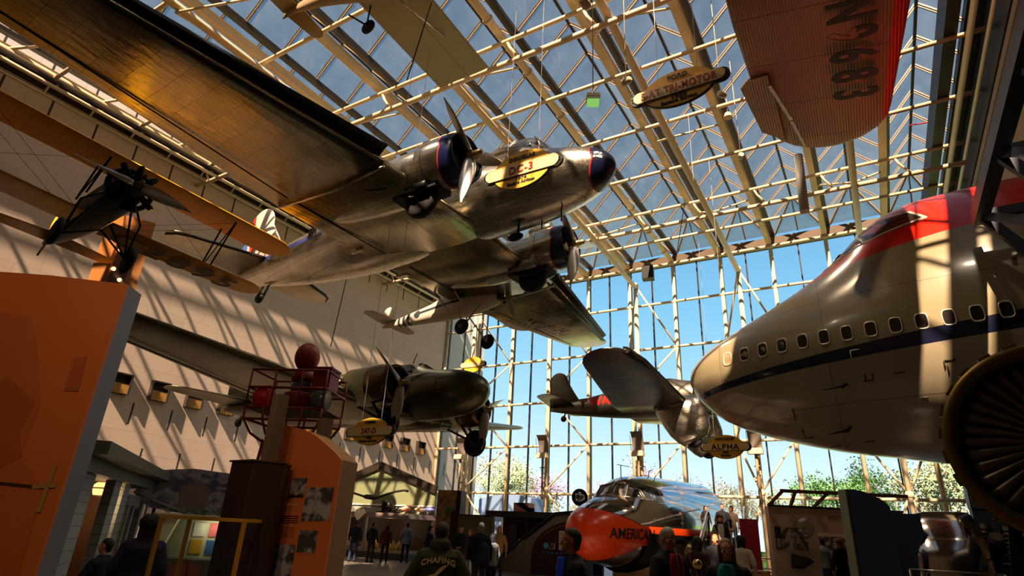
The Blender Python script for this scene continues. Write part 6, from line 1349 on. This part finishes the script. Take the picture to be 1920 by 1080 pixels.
# near figures
x, y, z = at_head(830, 977, 6.9)
t = person('person in a dark olive hooded sweatshirt with pale back print, seen from behind', x, y, 124, z, top=(54, 52, 28), pants=(36, 36, 44), hair=(44, 30, 20), hood=True, vox=N9, bulk=1.28, arms={'L': ((-.23, 0, 1.40), (-.33, -.02, 1.12), (-.33, .1, .88)), 'R': ((.23, 0, 1.40), (.34, -.02, 1.12), (.30, .16, .98))})
pr = paint('pale_print', (206, 176, 112), .7)
back = lambda a, b, c: (-a, -.178 - .0 * c + .22 * a * a, b)
text_obj('CHAFING', 'lettering', pr, t, .085, .002, fn=lambda a, b, c: (a, -.186 + .5 * a * a - c, 1.33 + b - 1.1 * a * a), bold=.003, spacing=1.1)
wg = MB().prism([(a, -.190 + .5 * a * a, b) for a, b in ((-.12, 1.16), (-.06, 1.14), (0, 1.17), (.06, 1.23), (.12, 1.29), (.05, 1.27), (.0, 1.23), (-.03, 1.19))], (0, -.004, 0)).build('wing_print', pr, t)
for k in range(6): MB().box(-.10 + k * .032 - .012, -.10 + k * .032 + .012, -.192, -.186, 1.09, 1.105).build('print_block', pr, t)
o = MB(); cap_mb(o, (.24, .14, .98), (.30, .0, .95), .07, .08); cap_mb(o, (.27, .05, .95), (.26, .0, .55), .10, .07, fl=.6, fdir=(1, 0, 0)); o = lump(o.build('draped_jacket', cloth((18, 22, 36))), .012)
o.matrix_world = t.matrix_world.copy() if False else (Matrix.Translation((x, y, 0)) @ Matrix.Rotation(math.radians(34), 4, 'Z') @ Matrix.Scale(z / 1.75, 4)); tag(o, 'dark navy jacket draped over the arm of the person in the olive sweatshirt', 'jacket')
x, y, z = at_head(1072, 988, 5.8)
person('person in a dark jacket open over a bright blue shirt, looking to the side', x, y, 228, z, top=(40, 36, 32), shirt=(20, 70, 190), hair=(46, 36, 28), sk=(168, 100, 70), vox=N9, turn=-14, bulk=1.06)
x, y, z = at_head(1250, 987, 6.9)
t = person('grey-haired person in a black jacket and red shirt holding a black camera', x, y, -28, z, top=(24, 24, 28), shirt=(150, 20, 34), hair=(150, 146, 140), sk=(170, 108, 82), vox=N9, turn=-8, nod=4, bulk=1.1, arms={'L': ((-.21, 0, 1.41), (-.27, .04, 1.14), (-.07, .27, 1.10)), 'R': ((.21, 0, 1.41), (.27, .04, 1.14), (.08, .27, 1.08))})
cm = thing('camera', 'black camera held at the waist by the grey-haired person', 'camera', mat=Matrix.Translation((x, y, 0)) @ Matrix.Rotation(math.radians(-118), 4, 'Z') @ Matrix.Scale(z / 1.75, 4) @ Matrix.Translation((.005, .345, 1.08)) @ Matrix.Rotation(-.25, 4, 'X'))
MB().box(-.07, .07, -.03, .03, -.045, .045).box(-.03, .03, -.03, .03, .045, .07).build('camera_body', M_blk, cm, bevel=.006); MB().lathe([(.03, .036), (.05, .04), (.13, .038), (.15, .044), (.155, .036), (.15, .01)], (0, 0, 0), 'y', 20).build('camera_lens', M_blk, cm)
MB().tube([(-.07, 0, .03), (-.12, -.14, .2), (-.09, -.26, .40)], .008, 5).tube([(.07, 0, .03), (.1, -.14, .2), (.08, -.26, .40)], .008, 5).build('camera_strap', M_ink, cm)
x, y, z = at_head(1360, 1008, 6.7)
person('person with straight light brown hair and glasses in a dark jacket and teal shirt', x, y, -84, z, top=(22, 22, 28), shirt=(36, 110, 104), hair=(120, 84, 56), sk=(190, 128, 100), vox=N9, hairlen=.2, fem=True, glasses=True, turn=10, bulk=1.08)
x, y, z = at_head(285, 965, 6.9)
person('person with short curly dark hair in a navy-purple top, seen from behind', x, y, 150, z, top=(44, 34, 62), pants=(40, 36, 40), hair=(30, 18, 20), sk=(180, 116, 84), hairlen=.05, fem=True, vox=.011, bulk=1.2)
o = MB().box(-.16, .16, -.05, .05, 0, .34).tube([(-.09, 0, .34), (-.06, 0, .52), (.06, 0, .52), (.09, 0, .34)], .01, 6).build('red_bag', cloth((150, 20, 30))); p = ray_at(342, 1072, 6.6); o.location = (p.x, p.y, .62); tag(o, 'dark red bag held beside the person in the navy-purple top', 'bag')
st = thing('stool', 'low dark stool under the seated person in the building doorway', 'stool', (-10.3, 5.33, 0)); MB().lathe([(.40, .17), (.44, .18), (.45, .15)], (0, 0, 0), 'z', 20).build('seat', M_dbrown, st)
for a_ in (0.8, 2.37, 3.94, 5.5): MB().tube([(.12 * math.cos(a_), .12 * math.sin(a_), .4), (.17 * math.cos(a_), .17 * math.sin(a_), 0)], .015, 6).build('leg', M_dbrown, st)
person('seated person in a black jacket in the doorway of the grey-green building', -10.3, 5.33, 200, 1.62, z=-.38, top=(30, 32, 36), hair=(24, 20, 20), vox=N12, turn=20, legs={'L': ((-.1, 0, .92), (-.12, .42, .90), (-.12, .42, .47)), 'R': ((.1, 0, .92), (.12, .42, .90), (.12, .42, .47))}, arms={'L': ((-.21, 0, 1.41), (-.26, .08, 1.14), (-.12, .3, 1.05)), 'R': ((.21, 0, 1.41), (.26, .08, 1.14), (.12, .3, 1.05))})
# visitors in front of the long case
for (x, y, f, h, tp, pt, hr, hl, lb) in ((-20.75, 21.3, 118, 1.74, (26, 28, 34), (46, 58, 84), (24, 20, 18), 0, 'person in a dark jacket and jeans at the left end of the long case'),
    (-20.45, 22.1, 100, 1.70, (24, 26, 32), (40, 44, 56), (28, 24, 22), 0, 'person in dark clothes second from the left at the long case'),
    (-19.95, 22.5, 128, 1.62, (70, 32, 32), (28, 28, 34), (18, 14, 14), .22, 'person with long black hair and a maroon top at the long case'),
    (-19.5, 23.4, 122, 1.76, (110, 124, 140), (34, 38, 48), (26, 22, 20), 0, 'person in a pale denim shirt at the right of the long case visitors')):
    person(lb, x, y, f, h, top=tp, pants=pt, hair=hr, hairlen=hl, fem=hl > 0, legs={'L': ((-.095, 0, .90), (-.13, .03, .49), (-.15, .0, .08))})
def far(px, py, d, f, lb, **k):
    x, y, z = at_head(px, py, d); zz = k.pop('z', 0.); return person(lb, x, y, f, z - zz, z=zz, **k)
far(808, 985, 20, 60, 'person with short black hair in a dark blue top left of the olive sweatshirt', top=(28, 34, 52), hair=(18, 14, 14))
far(866, 985, 20.5, -70, 'person in a dark top with hands joined before the mottled pillar', top=(26, 32, 44), pants=(90, 76, 56), arms={'L': ((-.21, 0, 1.41), (-.28, .02, 1.14), (-.06, .2, 1.04)), 'R': ((.21, 0, 1.41), (.28, .02, 1.14), (.06, .2, 1.04))})
far(884, 990, 19.5, -100, 'person with reddish hair and a dark violet top walking behind the big man', top=(50, 38, 52), hair=(96, 50, 40), hairlen=.16, fem=True)
t = far(903, 979, 15.5, 125, 'tall grey-haired person in a navy shirt seen from behind', top=(24, 26, 36), pants=(60, 58, 60), hair=(130, 126, 122), bulk=1.18)
x, y, z = at_head(905, 1018, 15.0); o = MB(); cap_mb(o, (0, 0, .1), (0, 0, .42), .16, .13, fl=.7, fdir=(0, 1, 0)); o = lump(o.build('backpack', cloth((34, 34, 46))), .014); o.location = (x + .12, y - .1, .78); o.rotation_euler.z = .6; tag(o, 'dark grey backpack on the tall grey-haired person', 'backpack')
far(925, 999, 15.8, 170, 'person with dark hair in a grey top with a white hem and a red bag', top=(120, 116, 110), hair=(26, 18, 18), hairlen=.2, fem=True, pants=(28, 28, 34))
far(937, 985, 21.5, -60, 'person with blond hair standing by the information counter post', top=(150, 116, 70), hair=(176, 136, 80), hairlen=.2, fem=True)
far(1349, 966, 19.6, -72, 'bearded person in a dark coat and pale scarf coming down the stair', z=.72, top=(44, 38, 30), shirt=(190, 182, 172), hair=(56, 34, 24), beard=True, sk=(206, 130, 96), vox=N12, nod=12, hairlen=.08, legs={'L': ((-.095, 0, .90), (-.105, .12, .52), (-.11, .06, .10))})
far(1353, 944, 21.6, -80, 'person in a black jacket higher on the stair behind the bearded one', z=1.26, top=(24, 24, 28), hair=(22, 18, 16), vox=N12)
far(1370, 948, 22.6, -100, 'person in a brown jacket at the right of the stair top', z=1.26, top=(60, 48, 36), hair=(24, 20, 18), sk=(140, 90, 64), vox=N12)
far(1322, 948, 24.0, -40, 'person with long dark hair by the left rail of the stair', z=1.62, top=(34, 26, 28), hair=(40, 26, 22), hairlen=.2, fem=True, vox=N12)
far(1340, 1001, 16.2, -90, 'light-haired person in dark clothes at the foot of the stair', top=(30, 30, 36), hair=(150, 110, 66), sk=(196, 140, 104))
far(1388, 1004, 14.6, 100, 'person with bobbed dark hair in a white top seen from behind', top=(206, 190, 160), pants=(34, 36, 40), hair=(40, 24, 20), hairlen=.10, fem=True)
far(1306, 1004, 11.5, 70, 'person in a dark red-brown coat behind the polished brass ball post', top=(52, 30, 26), hair=(36, 26, 20), hairlen=.14, fem=True)
far(1539, 1007, 19.5, 140, 'girl in a grey shirt and navy skirt facing the dark screen', top=(124, 122, 120), skirt=(30, 36, 58), hair=(26, 20, 18), fem=True, sk=(196, 130, 90))
far(1572, 1009, 19.0, 130, 'person with auburn curls and a long black coat beside the grey-shirted girl', top=(26, 24, 26), skirt=(22, 20, 22), hair=(120, 54, 30), hairlen=.08, fem=True)
o = MB().box(-.13, .13, -.05, .05, 0, .26).tube([(-.07, 0, .26), (0, 0, .36), (.07, 0, .26)], .01, 6).build('orange_bag', cloth((206, 140, 60))); x, y, z = at_head(1527, 1056, 19.2); o.location = (x, y, z - .18); tag(o, 'small orange bag beside the girl in the grey shirt', 'bag')
